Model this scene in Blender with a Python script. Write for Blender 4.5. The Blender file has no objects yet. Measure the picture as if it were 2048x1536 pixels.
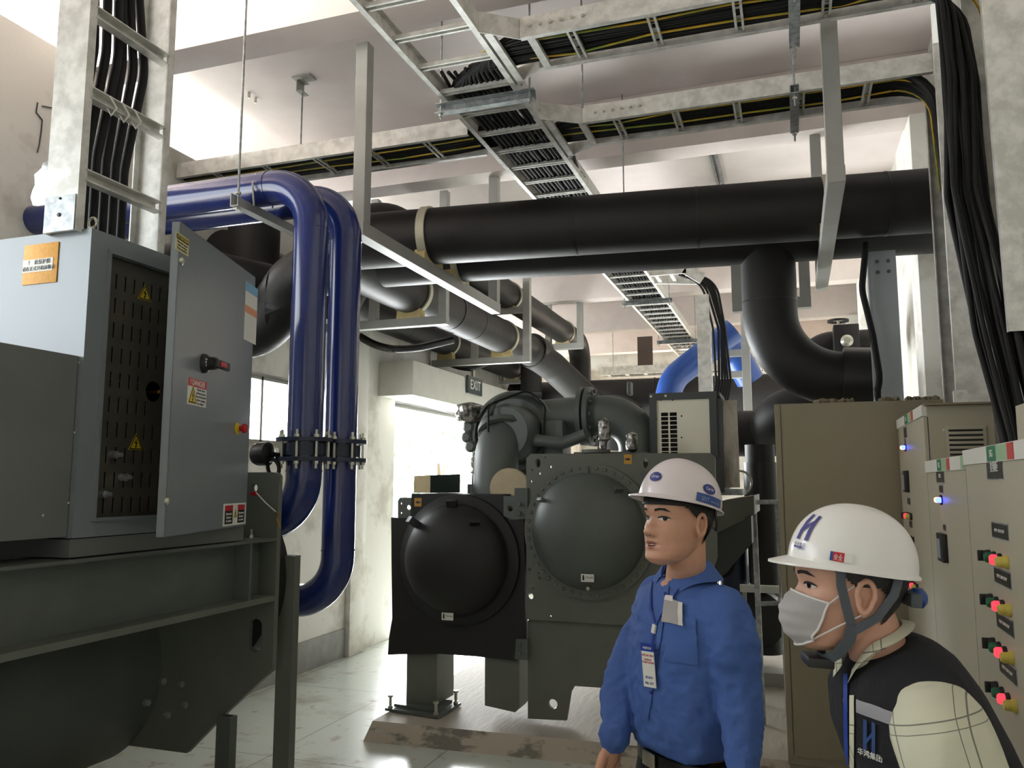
import bpy, bmesh, math, random
from mathutils import Vector, Matrix, noise
random.seed(7)
C = bpy.context.scene.collection
V = Vector
pi = math.pi
# ---------------------------------------------------------------- camera
FPX = 1628.0; YAW = math.radians(19.04); PIT = math.radians(6.925); EYE = 1.68
cd = bpy.data.cameras.new('camera'); cam = bpy.data.objects.new('camera', cd); C.objects.link(cam)
cam.location = (0, 0, EYE); cam.rotation_euler = (pi/2 + PIT, 0, YAW)
cd.sensor_width = 36; cd.lens = 36*FPX/2048; cd.clip_start = .05; cd.clip_end = 200
bpy.context.scene.camera = cam
# ---------------------------------------------------------------- world, exposure
w = bpy.data.worlds.new('world'); bpy.context.scene.world = w; w.use_nodes = True
w.node_tree.nodes['Background'].inputs[0].default_value = (.90, .96, 1, 1)
w.node_tree.nodes['Background'].inputs[1].default_value = 5.5
vs = bpy.context.scene.view_settings
vs.view_transform = 'Standard'; vs.look = 'None'; vs.gamma = 1; vs.use_curve_mapping = False; vs.exposure = 0.22
def area(name, loc, target, sx, sy, power, col=(1, 1, 1)):
    l = bpy.data.lights.new(name, 'AREA'); l.shape = 'RECTANGLE'; l.size = sx; l.size_y = sy; l.energy = power; l.color = col
    o = bpy.data.objects.new(name, l); C.objects.link(o); o.location = loc
    o.rotation_euler = (V(target)-V(loc)).to_track_quat('-Z', 'Y').to_euler(); return o
area('daylight_near_window', (-6.2, -.2, 1.3), (-2.6, 2.2, 4.4), 3.0, 1.6, 65, (1, .985, .94))
area('daylight_near_eaves', (-6.0, 2.4, 4.5), (-2.4, 3.7, 4.62), 2.2, .5, 340, (1, .98, .92))
area('daylight_doorway', (-4.6, 9.7, 1.35), (-1, 8.6, 1.5), 2.8, 2.4, 560, (.95, .98, 1))
area('daylight_side_window', (-4.6, 5.95, 2.3), (-1, 5.6, 2.6), 1.6, .55, 40, (.95, .98, 1))
area('fill_behind_camera', (-.9, -4.6, 2.4), (-.9, 3, 2.0), 4.0, 3.0, 20, (1, .96, .9))  # added soft fill for the faces; the wall behind the camera has no opening
area('warm_fill_far', (-1.6, 16.9, 3.3), (-1.4, 9, 4.6), 4.5, 1.4, 90, (1, .86, .72))  # warm fill light aimed at the ceiling; the back wall is closed, without a window
# ---------------------------------------------------------------- helpers
def ray(px, py):
    cx = (px-1024)/FPX; cz = -(py-768)/FPX
    f = V((-math.sin(YAW)*math.cos(PIT), math.cos(YAW)*math.cos(PIT), math.sin(PIT)))
    r = V((math.cos(YAW), math.sin(YAW), 0)); return f+cx*r+cz*r.cross(f)
def at(px, py, X=None, Y=None, Z=None):
    r = ray(px, py); t = X/r.x if X is not None else Y/r.y if Y is not None else (Z-EYE)/r.z
    return V((0, 0, EYE))+r*t
def s2l(c): c /= 255; return c/12.92 if c <= .04045 else ((c+.055)/1.055)**2.4
def rgb(*c): return tuple(s2l(x) for x in c)+(1,)
MATS = {}
def mat(name, col, rough=.5, metal=0, var=.0, scale=6, bump=0, bscale=40, col2=None, lo=.4, hi=.6, coat=0, alpha=None, emit=None, estr=0, spec=None, trans=0, stretch=None, detail=6):
    m = bpy.data.materials.new(name); m.use_nodes = True; nt = m.node_tree; b = nt.nodes['Principled BSDF']; MATS[name] = m
    b.inputs['Roughness'].default_value = rough; b.inputs['Metallic'].default_value = metal
    b.inputs['Base Color'].default_value = col
    if coat: b.inputs['Coat Weight'].default_value = coat; b.inputs['Coat Roughness'].default_value = .12
    if spec is not None: b.inputs['Specular IOR Level'].default_value = spec
    if alpha is not None: b.inputs['Alpha'].default_value = alpha
    if trans: b.inputs['Transmission Weight'].default_value = trans
    if emit: b.inputs['Emission Color'].default_value = emit; b.inputs['Emission Strength'].default_value = estr
    N = nt.nodes.new; L = nt.links.new
    if var or col2 or bump:
        geo = N('ShaderNodeNewGeometry'); src = geo.outputs['Position']
        if stretch:
            mp = N('ShaderNodeMapping'); mp.inputs['Scale'].default_value = stretch; L(src, mp.inputs[0]); src = mp.outputs[0]
    if var or col2:
        n = N('ShaderNodeTexNoise'); n.inputs['Scale'].default_value = scale; n.inputs['Detail'].default_value = detail; n.inputs['Roughness'].default_value = .6
        L(src, n.inputs['Vector'])
        r = N('ShaderNodeValToRGB'); r.color_ramp.elements[0].position = lo; r.color_ramp.elements[1].position = hi
        c2 = col2 or tuple(x*(1-var) for x in col[:3])+(1,)
        r.color_ramp.elements[0].color = c2; r.color_ramp.elements[1].color = col
        L(n.outputs['Fac'], r.inputs[0]); L(r.outputs[0], b.inputs['Base Color'])
    if bump:
        n2 = N('ShaderNodeTexNoise'); n2.inputs['Scale'].default_value = bscale; n2.inputs['Detail'].default_value = 4
        L(src, n2.inputs['Vector'])
        bp = N('ShaderNodeBump'); bp.inputs['Strength'].default_value = bump; bp.inputs['Distance'].default_value = .01
        L(n2.outputs['Fac'], bp.inputs['Height']); L(bp.outputs[0], b.inputs['Normal'])
    return m
WALL = mat('wall_paint', rgb(226, 224, 216), .75, col2=rgb(196, 192, 180), scale=2.2, lo=.36, hi=.5, bump=.15, bscale=30)
CEIL = mat('ceiling_paint', rgb(226, 215, 210), .7, var=.12, scale=1.2, lo=.35, hi=.6, bump=.1, bscale=8)
BEAMM = mat('beam_paint', rgb(224, 212, 206), .7, var=.1, scale=2, bump=.12, bscale=14)
SKIRT = mat('grey_skirting_paint', rgb(150, 150, 146), .6, var=.2, scale=6)
CONC = mat('raw_concrete', rgb(176, 170, 154), .8, col2=rgb(128, 122, 108), scale=7, lo=.42, hi=.56, bump=.4, bscale=40)
GALV = mat('galvanised_steel', rgb(226, 225, 219), .45, .3, col2=rgb(196, 195, 188), scale=14, lo=.38, hi=.62, bump=.05, bscale=60)
GALVD = mat('galvanised_strut', rgb(176, 180, 180), .4, .6, col2=rgb(140, 144, 146), scale=20)
STEELP = mat('grey_painted_steel', rgb(164, 164, 158), .5, .1, var=.08, scale=5)
FOAM = mat('black_foam_insulation', rgb(27, 25, 23), .55, 0, var=.25, scale=5, bump=.12, bscale=12, spec=.5)
FOAMS = mat('black_foam_tape', rgb(30, 29, 28), .4, 0)
BLUE = mat('blue_gloss_paint', rgb(24, 42, 108), .22, .0, var=.12, scale=8, coat=.6)
BLUEB = mat('bright_blue_paint', rgb(32, 72, 146), .35, .0, var=.1, scale=8, coat=.3)
CABL = mat('black_cable_sheath', rgb(18, 18, 18), .6, spec=.3)
YEL = mat('yellow_earth_cable', rgb(214, 170, 48), .45, col2=rgb(120, 140, 50), scale=4)
CH = mat('chiller_grey_paint', rgb(92, 98, 92), .48, .0, var=.12, scale=4, bump=.04, bscale=60)
CHL = mat('chiller_plate_grey', rgb(104, 108, 98), .5, .0, var=.1, scale=3)
CABG = mat('cabinet_grey_paint', rgb(128, 135, 138), .3, .1, var=.05, scale=3, spec=.6)
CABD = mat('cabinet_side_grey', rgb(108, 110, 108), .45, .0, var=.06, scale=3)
DARK = mat('dark_interior', rgb(22, 24, 24), .6)
MESHM = mat('black_guard_panel', rgb(98, 94, 84), .35, .2, var=.3, scale=9, lo=.3, hi=.7)
BRASS = mat('copper_busbar', rgb(150, 110, 50), .35, .8)
ZINC = mat('zinc_bolt', rgb(196, 196, 180), .35, .8)
WOOD = mat('saddle_wood', rgb(206, 186, 132), .7, var=.15, scale=20)
BEIGE = mat('beige_enclosure_paint', rgb(148, 141, 117), .45, .0, var=.06, scale=1.6, lo=.35, hi=.65, bump=.05, bscale=80)
BEIGEL = mat('light_enclosure_paint', rgb(176, 170, 148), .45, .0, var=.04, scale=2, bump=.05, bscale=90)
BLK = mat('black_plastic', rgb(26, 26, 27), .4)
WHT = mat('white_label', rgb(226, 226, 218), .5)
YLB = mat('yellow_label', rgb(224, 196, 40), .5)
ORG = mat('orange_tape', rgb(232, 168, 62), .6, var=.12, scale=60)
REDM = mat('red_plastic', rgb(190, 28, 36), .35)
GRNM = mat('green_plastic', rgb(20, 110, 70), .35)
YLP = mat('yellow_lens', rgb(214, 196, 90), .3)
REDL = mat('red_lit_lens', rgb(220, 30, 40), .3, emit=(1, .05, .08, 1), estr=1.2)
BLUEL = mat('blue_lit_lens', rgb(40, 50, 255), .3, emit=(.05, .08, 1, 1), estr=9)
ORGL = mat('red_orange_lit_lens', rgb(255, 90, 40), .3, emit=(1, .18, .06, 1), estr=7)
CREAM = mat('cream_cover', rgb(206, 190, 158), .8, var=.1, scale=10)
CARD = mat('cardboard', rgb(196, 178, 138), .85, var=.1, scale=12)
FOIL = mat('wrapped_plastic_film', rgb(176, 172, 164), .18, .5, col2=rgb(70, 68, 64), scale=22, bump=.9, bscale=26)
NAVYL = mat('navy_lettering', rgb(62, 62, 140), .5)
EXITM = mat('exit_sign_face', rgb(70, 78, 78), .4)
LCDM = mat('lcd_grey', rgb(150, 160, 170), .3)

_THINGS = []
class MB:
    def __init__(s): s.v = []; s.f = []
    def add(s, vs, fs): n = len(s.v); s.v += [V(p) for p in vs]; s.f += [[n+i for i in f] for f in fs]; return s
    def box(s, a, b):
        x0, y0, z0 = a; x1, y1, z1 = b
        return s.add([(x0, y0, z0), (x1, y0, z0), (x1, y1, z0), (x0, y1, z0), (x0, y0, z1), (x1, y0, z1), (x1, y1, z1), (x0, y1, z1)],
                     [(0, 3, 2, 1), (4, 5, 6, 7), (0, 1, 5, 4), (1, 2, 6, 5), (2, 3, 7, 6), (3, 0, 4, 7)])
    def extr(s, prof, p, q, up=(0, 0, 1), caps=True):      # closed 2D profile (side, up) swept p -> q
        p = V(p); q = V(q); d = (q-p).normalized(); r = d.cross(V(up)).normalized(); u = r.cross(d)
        n = len(prof); vs = [o+r*a+u*b for o in (p, q) for a, b in prof]
        fs = [(i, (i+1) % n, n+(i+1) % n, n+i) for i in range(n)]
        if caps: fs += [tuple(range(n))[::-1], tuple(range(n, 2*n))]
        return s.add(vs, fs)
    def bar(s, p, q, w, h, up=(0, 0, 1)): return s.extr([(-w/2, -h/2), (w/2, -h/2), (w/2, h/2), (-w/2, h/2)], p, q, up)
    def tube(s, path, r, seg=20, caps=True, bend=0, bn=8, sq=1.0):
        P = [V(p) for p in path]
        if bend:
            Q = [P[0]]
            for i in range(1, len(P)-1):
                a = (P[i-1]-P[i]); b = (P[i+1]-P[i]); la = a.length; lb = b.length; a.normalize(); b.normalize()
                ang = a.angle(b); 
                if ang > pi-.02: Q.append(P[i]); continue
                t = min(bend/math.tan(ang/2), la*.98, lb*.98); R_ = t*math.tan(ang/2)
                c = P[i]+(a+b).normalized()*(R_/math.sin(ang/2)); s0 = P[i]+a*t-c; s1 = P[i]+b*t-c; tot = s0.angle(s1)
                for k in range(bn+1):
                    f = k/bn; Q.append(c+(s0*math.sin((1-f)*tot)+s1*math.sin(f*tot))/math.sin(tot))
            Q.append(P[-1]); P = Q
        rr = r if isinstance(r, (list, tuple)) else [r]*len(P)
        d = (P[1]-P[0]).normalized(); u = d.orthogonal().normalized()
        vs = []
        for i, p in enumerate(P):
            t = ((P[min(i+1, len(P)-1)]-p).normalized()+(p-P[max(i-1, 0)]).normalized())
            t = t.normalized() if t.length > 1e-6 else d
            u = (u-t*u.dot(t)).normalized(); v = t.cross(u)
            vs += [p+(u*math.cos(2*pi*k/seg)+v*math.sin(2*pi*k/seg)*sq)*rr[i] for k in range(seg)]
        fs = [(i*seg+k, i*seg+(k+1) % seg, (i+1)*seg+(k+1) % seg, (i+1)*seg+k) for i in range(len(P)-1) for k in range(seg)]
        if caps: fs += [tuple(range(seg))[::-1], tuple((len(P)-1)*seg+k for k in range(seg))]
        return s.add(vs, fs)
    def lathe(s, prof, o, ax, seg=40, caps=True):          # prof: (radius, along axis)
        ax = V(ax).normalized(); u = ax.orthogonal().normalized(); v = ax.cross(u); o = V(o); n = len(prof)
        vs = [o+ax*h+(u*math.cos(2*pi*k/seg)+v*math.sin(2*pi*k/seg))*max(r, 1e-4) for r, h in prof for k in range(seg)]
        fs = [(i*seg+k, i*seg+(k+1) % seg, (i+1)*seg+(k+1) % seg, (i+1)*seg+k) for i in range(n-1) for k in range(seg)]
        if caps: fs += [tuple(range(seg))[::-1], tuple((n-1)*seg+k for k in range(seg))]
        return s.add(vs, fs)
    def cyl(s, p, q, r, seg=24): p = V(p); q = V(q); return s.lathe([(r, 0), (r, (q-p).length)], p, q-p, seg)
    def ring(s, o, ax, r0, r1, t, seg=40): return s.lathe([(r0, 0), (r1, 0), (r1, t), (r0, t), (r0, 0)], o, ax, seg, False)
    def ell(s, c, r, n=20, M=None):
        c = V(c); vs = []; fs = []
        for i in range(n+1):
            th = pi*i/n
            for k in range(2*n):
                ph = pi*k/n; p = V((r[0]*math.sin(th)*math.cos(ph), r[1]*math.sin(th)*math.sin(ph), r[2]*math.cos(th)))
                vs.append(c+(M @ p if M else p))
        for i in range(n):
            for k in range(2*n): fs.append((i*2*n+k, (i+1)*2*n+k, (i+1)*2*n+(k+1) % (2*n), i*2*n+(k+1) % (2*n)))
        return s.add(vs, fs)
    def prism(s, pts, d):                                  # planar 3D polygon pushed along d
        n = len(pts); P = [V(p) for p in pts]; d = V(d)
        return s.add(P+[p+d for p in P], [tuple(range(n))[::-1], tuple(range(n, 2*n))]+[(i, (i+1) % n, n+(i+1) % n, n+i) for i in range(n)])
    def xf(s, M): s.v = [M @ p for p in s.v]; return s
def me_obj(name, me, m, parent=None, label=None, cat=None, group=None, kind=None, smooth=35):
    if len(me.vertices) == 0: return None
    co = [v.co.copy() for v in me.vertices]
    lo = V((min(c.x for c in co), min(c.y for c in co), min(c.z for c in co))); hi = V((max(c.x for c in co), max(c.y for c in co), max(c.z for c in co)))
    o_ = V(((lo.x+hi.x)/2, (lo.y+hi.y)/2, lo.z))
    me.transform(Matrix.Translation(-o_)); me.materials.clear(); me.materials.append(m)
    if smooth:
        me.polygons.foreach_set('use_smooth', [True]*len(me.polygons)); me.set_sharp_from_angle(angle=math.radians(smooth))
    o = bpy.data.objects.new(name, me); C.objects.link(o); o['_w'] = list(o_)
    if parent is not None: o.parent = parent; o.location = o_-V(parent['_w'])
    else: o.location = o_
    for k, v in (('label', label), ('category', cat), ('group', group), ('kind', kind)):
        if v: o[k] = v
    return o
def O(mb, name, m, parent=None, label=None, cat=None, group=None, kind=None, smooth=35, bevel=0):
    me = bpy.data.meshes.new(name); me.from_pydata(mb.v, [], mb.f); 
    bm = bmesh.new(); bm.from_mesh(me); bmesh.ops.remove_doubles(bm, verts=bm.verts, dist=1e-5); bmesh.ops.recalc_face_normals(bm, faces=bm.faces)
    if bevel: bmesh.ops.bevel(bm, geom=[e for e in bm.edges if len(e.link_faces) == 2 and e.calc_face_angle(0) > .6], offset=bevel, segments=2, affect='EDGES', profile=.6)
    bm.to_mesh(me); bm.free(); return me_obj(name, me, m, parent, label, cat, group, kind, smooth)
def T(name, label, cat, group=None, loc=(0, 0, 0)):
    o = bpy.data.objects.new(name, None); C.objects.link(o); o['_w'] = list(loc); o.location = loc; o.empty_display_size = .1
    o['label'] = label; o['category'] = cat
    if group: o['group'] = group
    _THINGS.append(o); return o
def S(mb, name, m, **k): return O(mb, name, m, kind='structure', **k)
def curve_mesh(splines, extrude):
    cu = bpy.data.curves.new('c', 'CURVE'); cu.dimensions = '2D'; cu.fill_mode = 'BOTH'; cu.extrude = extrude
    for pts in splines:
        sp = cu.splines.new('POLY'); sp.points.add(len(pts)-1); sp.use_cyclic_u = True
        for i, p in enumerate(pts): sp.points[i].co = (p[0], p[1], 0, 1)
    return _eval(cu)
def _eval(cu):
    ob = bpy.data.objects.new('tmp', cu); C.objects.link(ob); dg = bpy.context.evaluated_depsgraph_get(); dg.update()
    me = bpy.data.meshes.new_from_object(ob.evaluated_get(dg)); bpy.data.objects.remove(ob); return me
def frame(o, r, u):
    r = V(r).normalized(); u = V(u); u = (u-r*u.dot(r)).normalized(); n = r.cross(u)
    return Matrix((( r.x, u.x, n.x, o[0]), (r.y, u.y, n.y, o[1]), (r.z, u.z, n.z, o[2]), (0, 0, 0, 1)))
def plate(outer, holes, M, thick, name, m, parent, **k):   # 2D outline with holes, in frame M, centred on its thickness
    me = curve_mesh([outer]+holes, thick/2); me.transform(M)
    bm = bmesh.new(); bm.from_mesh(me); bmesh.ops.remove_doubles(bm, verts=bm.verts, dist=1e-5); bmesh.ops.recalc_face_normals(bm, faces=bm.faces); bm.to_mesh(me); bm.free()
    return me_obj(name, me, m, parent, **k)
def circ(x, y, r, n=20, ry=None): ry = ry or r; return [(x+r*math.cos(2*pi*i/n), y+ry*math.sin(2*pi*i/n)) for i in range(n)]
def rrect(x0, y0, x1, y1, r, n=5):
    out = []
    for cx, cy, a in ((x1-r, y1-r, 0), (x0+r, y1-r, 90), (x0+r, y0+r, 180), (x1-r, y0+r, 270)):
        out += [(cx+r*math.cos(math.radians(a+90*i/n)), cy+r*math.sin(math.radians(a+90*i/n))) for i in range(n+1)]
    return out
def txt(s, size, M, m, parent, name='lettering', depth=.0006, align='CENTER', warp=None, shear=0, **k):
    cu = bpy.data.curves.new('t', 'FONT'); cu.body = s; cu.size = size; cu.align_x = align; cu.align_y = 'CENTER'; cu.extrude = depth; cu.resolution_u = 3; cu.shear = shear
    me = _eval(cu)
    if warp:
        for v in me.vertices: v.co = warp(v.co.x, v.co.y, v.co.z)
    else: me.transform(M)
    return me_obj(name, me, m, parent, smooth=0, **k) if len(me.vertices) else None
def quadframe(c, normal, up=(0, 0, 1)): n = V(normal).normalized(); r = V(up).cross(n).normalized(); return frame(c, r, up)
def chan(w, h, t=.006):                                    # C section, web at side -w/2.. opening to +side
    return [(-w/2, -h/2), (w/2, -h/2), (w/2, -h/2+t), (-w/2+t, -h/2+t), (-w/2+t, h/2-t), (w/2, h/2-t), (w/2, h/2), (-w/2, h/2)]
def bolt(p, ax, r=.011, h=.012, parent=None, m=ZINC, name='bolt', shank=0):
    mb = MB().lathe([(r, 0), (r, h*.8), (r*.8, h)], p, ax, 6)
    if shank: mb.cyl(V(p)-V(ax).normalized()*shank, p, r*.55, 8)
    return O(mb, name, m, parent, smooth=0)
# ================================================================ the room
WX = -4.22; RX = 1.05; TOPW = 4.12; SL = 4.85; YB = 17.2; YF = -5.0
m = mat('floor_epoxy', rgb(204, 211, 202), .28, 0, col2=rgb(140, 132, 114), scale=1.3, lo=.30, hi=.46, bump=.05, bscale=20, coat=.25)
nt = m.node_tree; b = nt.nodes['Principled BSDF']; N = nt.nodes.new; L = nt.links.new
prev = b.inputs['Base Color'].links[0].from_socket
n = N('ShaderNodeTexNoise'); n.inputs['Scale'].default_value = 9; n.inputs['Detail'].default_value = 8
r = N('ShaderNodeValToRGB'); r.color_ramp.elements[0].position = .60; r.color_ramp.elements[1].position = .74
mx = N('ShaderNodeMixRGB'); mx.inputs[2].default_value = rgb(150, 118, 98); geo = N('ShaderNodeNewGeometry')
L(geo.outputs['Position'], n.inputs['Vector']); L(n.outputs['Fac'], r.inputs[0]); L(r.outputs[0], mx.inputs[0]); L(prev, mx.inputs[1])
sep = N('ShaderNodeSeparateXYZ'); L(geo.outputs['Position'], sep.inputs[0]); last = mx.outputs[0]
for ax, per, off in ((0, 1.0, 50.15), (1, 1.6, 48.3)):     # sawn joints in the slab
    a = N('ShaderNodeMath'); a.operation = 'ADD'; a.inputs[1].default_value = off; L(sep.outputs[ax], a.inputs[0])
    md = N('ShaderNodeMath'); md.operation = 'MODULO'; md.inputs[1].default_value = per; L(a.outputs[0], md.inputs[0])
    lt = N('ShaderNodeMath'); lt.operation = 'LESS_THAN'; lt.inputs[1].default_value = .007; L(md.outputs[0], lt.inputs[0])
    m2 = N('ShaderNodeMixRGB'); m2.inputs[2].default_value = rgb(112, 112, 104); L(lt.outputs[0], m2.inputs[0]); L(last, m2.inputs[1]); last = m2.outputs[0]
L(last, b.inputs['Base Color']); FLOORM = m
S(MB().box((WX-.25, YF-.3, -.15), (RX+.3, YB+.3, 0)), 'floor', FLOORM)
S(MB().box((-22, YF-3, -.25), (WX-.25, YB+9, -.1)), 'ground', mat('outside_paving', rgb(190, 188, 180), .8, var=.2, scale=.8))
# left wall: openings for two windows, the door and the ragged hole the blue pipes leave through
Mw = Matrix(((0, 0, 1, WX-.11), (1, 0, 0, 0), (0, 1, 0, 0), (0, 0, 0, 1)))   # u = Y, v = Z
random.seed(3)
hole = [(3.48, 3.36), (3.50, 3.50), (3.53, 3.60), (3.60, 3.66), (3.68, 3.63), (3.76, 3.67), (3.86, 3.62), (3.92, 3.50), (3.94, 3.34), (3.90, 3.22), (3.80, 3.14), (3.66, 3.13), (3.56, 3.17), (3.50, 3.25)]
hole = [(a+random.uniform(-.012, .012), b_+random.uniform(-.012, .012)) for i in range(len(hole)) for f in (0, .33, .66) for a, b_ in [((1-f)*hole[i][0]+f*hole[(i+1) % len(hole)][0], (1-f)*hole[i][1]+f*hole[(i+1) % len(hole)][1])]]
rc = lambda a, b_, c, d: [(a, b_), (c, b_), (c, d), (a, d)]
plate([(YF, 0), (8.19, 0), (8.19, 2.60), (11.4, 2.60), (11.4, 0), (YB, 0), (YB, TOPW), (4.0, TOPW), (3.95, 4.36), (YF, 4.36)], [rc(-1.2, 1.5, 2.6, 3.6), rc(5.0, 2.02, 6.9, 2.60), hole],
      Mw, .22, 'wall_left', WALL, None, kind='structure', smooth=0)
S(MB().box((RX, YF, 0), (RX+.2, YB, SL)), 'wall_right', WALL)
S(MB().box((-6.6, YB, 0), (RX+.2, YB+.2, SL)), 'wall_back', WALL)
S(MB().box((-6.6, YF-.2, 0), (RX+.2, YF, SL)), 'wall_front', WALL)
S(MB().box((-6.6, YF-.2, SL), (RX+.2, YB+.2, SL+.15)), 'ceiling', CEIL)
for i, y in enumerate((-3.67, -1.17, 1.33, 3.83, 6.34, 8.87, 11.4, 13.9, 16.4)):
    S(MB().box((-6.4, y, 4.35), (RX, y+.25, SL)), 'trim_%d' % (i+1), BEAMM, bevel=.008)
    if i >= 4: S(MB().box((RX-.16, y-.05, 0), (RX, y+.3, 4.35)), 'trim_%d' % (i+20), WALL, bevel=.01)
S(MB().box((RX-.07, 5.2, 0), (RX, 5.75, SL)), 'trim_10', WALL, bevel=.01)
S(MB().box((WX, 7.2, 0), (WX+.06, 7.48, TOPW)), 'trim_11', WALL, bevel=.006)
S(MB().box((WX, 2.6, 0), (WX+.012, 7.2, .27)), 'baseboard_left', SKIRT)
S(MB().box((WX-.2, 5.0, 1.98), (WX+.03, 6.9, 2.02)), 'trim_12', CONC)
# window frame left in the wall opening
t = MB()
for z in (2.02, 2.57): t.box((WX-.16, 5.0, z), (WX-.13, 6.9, z+.03))
for y in (5.0, 5.93, 6.87): t.box((WX-.16, y, 2.02), (WX-.13, y+.03, 2.6))
S(t, 'window_1', STEELP)
t = MB()
for y in (8.19, 11.36): t.box((WX-.2, y, 0), (WX-.15, y+.04, 2.6))
t.box((WX-.2, 8.19, 2.56), (WX-.15, 11.4, 2.6)); S(t, 'door_1', STEELP)
# boxed-in lintel over the door
t = MB().box((WX, 7.8, 2.61), (WX+.41, 11.3, 2.985)); S(t, 'trim_13', mat('lintel_paint', rgb(214, 212, 202), .6, var=.06, scale=5), bevel=.006)
# settlement cracks in the plaster beside the ladder are dark thin reliefs
def crack(pts, name='trim_14'):
    t = MB()
    for a, b_ in zip(pts, pts[1:]): t.bar(a, b_, .006, .004, (1, 0, 0))
    return t
t = MB()
for P in ([(75, 205), (72, 225), (84, 240), (82, 262), (78, 290), (74, 305)], [(84, 212), (105, 216), (114, 232), (122, 250)]):
    P = [at(x, y, X=WX+.003) for x, y in P]
    for a, b_ in zip(P, P[1:]): t.bar(a, b_, .004, .012, (1, 0, 0))
S(t, 'trim_14', mat('plaster_crack', rgb(90, 88, 84), .9))
# raised machine plinth under the far chiller
t = MB().prism([(-2.73, 4.95, 0), (-.2, 5.02, 0), (-.2, 5.07, .12), (-2.71, 5.0, .12)], (0, 0, 0)) if 0 else MB()
a = [(-2.74, 4.95, 0), (.0, 5.03, 0), (.0, 9.6, 0), (-2.78, 9.6, 0)]; b_ = [(-2.70, 5.0, .12), (-.04, 5.08, .12), (-.04, 9.55, .12), (-2.72, 9.55, .12)]
t.add(a+b_, [(0, 1, 5, 4), (1, 2, 6, 5), (2, 3, 7, 6), (3, 0, 4, 7), (4, 5, 6, 7), (0, 3, 2, 1)])
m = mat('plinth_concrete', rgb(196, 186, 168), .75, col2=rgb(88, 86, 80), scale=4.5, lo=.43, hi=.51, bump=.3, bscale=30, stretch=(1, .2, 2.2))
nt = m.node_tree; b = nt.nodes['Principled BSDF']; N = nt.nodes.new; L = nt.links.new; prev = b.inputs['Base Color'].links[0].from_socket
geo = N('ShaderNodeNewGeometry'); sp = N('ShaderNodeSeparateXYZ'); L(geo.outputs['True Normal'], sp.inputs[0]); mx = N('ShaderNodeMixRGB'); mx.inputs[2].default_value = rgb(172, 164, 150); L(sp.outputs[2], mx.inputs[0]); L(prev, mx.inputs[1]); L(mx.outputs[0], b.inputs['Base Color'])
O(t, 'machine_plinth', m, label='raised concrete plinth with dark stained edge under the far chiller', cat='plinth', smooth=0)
O(MB().box((-4.2, -.2, 0), (-2.1, 3.6, .12)), 'machine_plinth', CONC, label='concrete plinth under the near chiller at the left edge', cat='plinth', smooth=0)
# ---- outside: trees seen through the door
def tree(name, c, r, h, label, seed, tone):
    random.seed(seed); th = T(name, label, 'tree', 'trees outside the doorway')
    tk = MB().tube([(c[0], c[1], -.1), (c[0]+.1, c[1], h*.5), (c[0], c[1]+.1, h)], [.12, .08, .04], 8); O(tk, 'trunk', mat('bark', rgb(120, 100, 80), .9) if 'bark' not in MATS else MATS['bark'], th)
    lf = MB()
    for i in range(1500):
        while True:
            p = V((random.uniform(-1, 1), random.uniform(-1, 1), random.uniform(-1, 1)))
            if .25 < p.length < 1: break
        p = V((c[0]+p.x*r, c[1]+p.y*r, h+p.z*r*1.1))
        if noise.noise(p*1.1) < -.05: continue
        d = V((random.gauss(0, 1), random.gauss(0, 1), random.gauss(0, 1))).normalized(); e = d.orthogonal().normalized(); s = random.uniform(.05, .1)
        lf.add([p-d*s, p+e*s*.4, p+d*s, p-e*s*.4], [(0, 1, 2, 3)])
    o = O(lf, 'foliage', tone, th, smooth=0)
LEAF = mat('leaf_green', rgb(176, 214, 160), .5, var=.3, scale=3)
tree('tree', (-9.3, 16.4, 0), 2.6, 3.3, 'leafy green tree outside the door, nearer the left door jamb', 5, LEAF)
tree('tree', (-9.2, 20.4, 0), 2.3, 2.2, 'leafy green tree outside the door, just above the cardboard carton', 6, LEAF)
# ================================================================ cable ladders and trays
def ladder(th, a, b_, width, side, spacing, h=.1, first=.12, up=(0, 0, 1), rungdrop=0, flange=.03, rails=(1, 1), m=GALV, rungw=.045):
    a = V(a); b_ = V(b_); d = (b_-a).normalized(); s = V(side).normalized(); u = V(up); L_ = (b_-a).length
    for k, sg in enumerate((-1, 1)):
        if not rails[k]: continue
        off = s*(sg*width/2)
        pr = [(-flange/2, -h/2), (flange/2, -h/2), (flange/2, -h/2+.004), (-flange/2+.004, -h/2+.004), (-flange/2+.004, h/2-.004), (flange/2, h/2-.004), (flange/2, h/2), (-flange/2, h/2)]
        r_ = d.cross(u).normalized()
        if (r_.dot(s) > 0) == (sg > 0): pr = [(-x, y) for x, y in pr][::-1]
        O(MB().extr(pr, a+off, b_+off, up), 'side_rail', m, th, smooth=0)
    x = first
    while x < L_-.04:
        p = a+d*x-u*(h/2-.022)
        pr = [(-rungw/2, -.011), (-rungw/2+.012, -.011), (-rungw/2+.012, .006), (rungw/2-.012, .006), (rungw/2-.012, -.011), (rungw/2, -.011), (rungw/2, .011), (-rungw/2, .011)]
        O(MB().extr(pr, p-s*(width/2-.004), p+s*(width/2-.004), up), 'rung', m, th, smooth=0)
        x += spacing
LX0, LX1, LZ = -1.85, -1.41, 3.9
lx = (LX0+LX1)/2; lw = LX1-LX0
th = T('cable_ladder', 'long galvanised cable ladder running from overhead to the far wall', 'cable ladder', 'cable ladders under the ceiling')
del th['group']
ladder(th, (lx, 1.6, LZ+.05), (lx, 14.6, LZ+.05), lw, (1, 0, 0), .30, first=.10)
for y in (4.1, 4.55, 5.6):
    for k in range(4): bolt((LX1+.016, y+k*.035, LZ+.05), (1, 0, 0), .008, .008, th)
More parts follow.
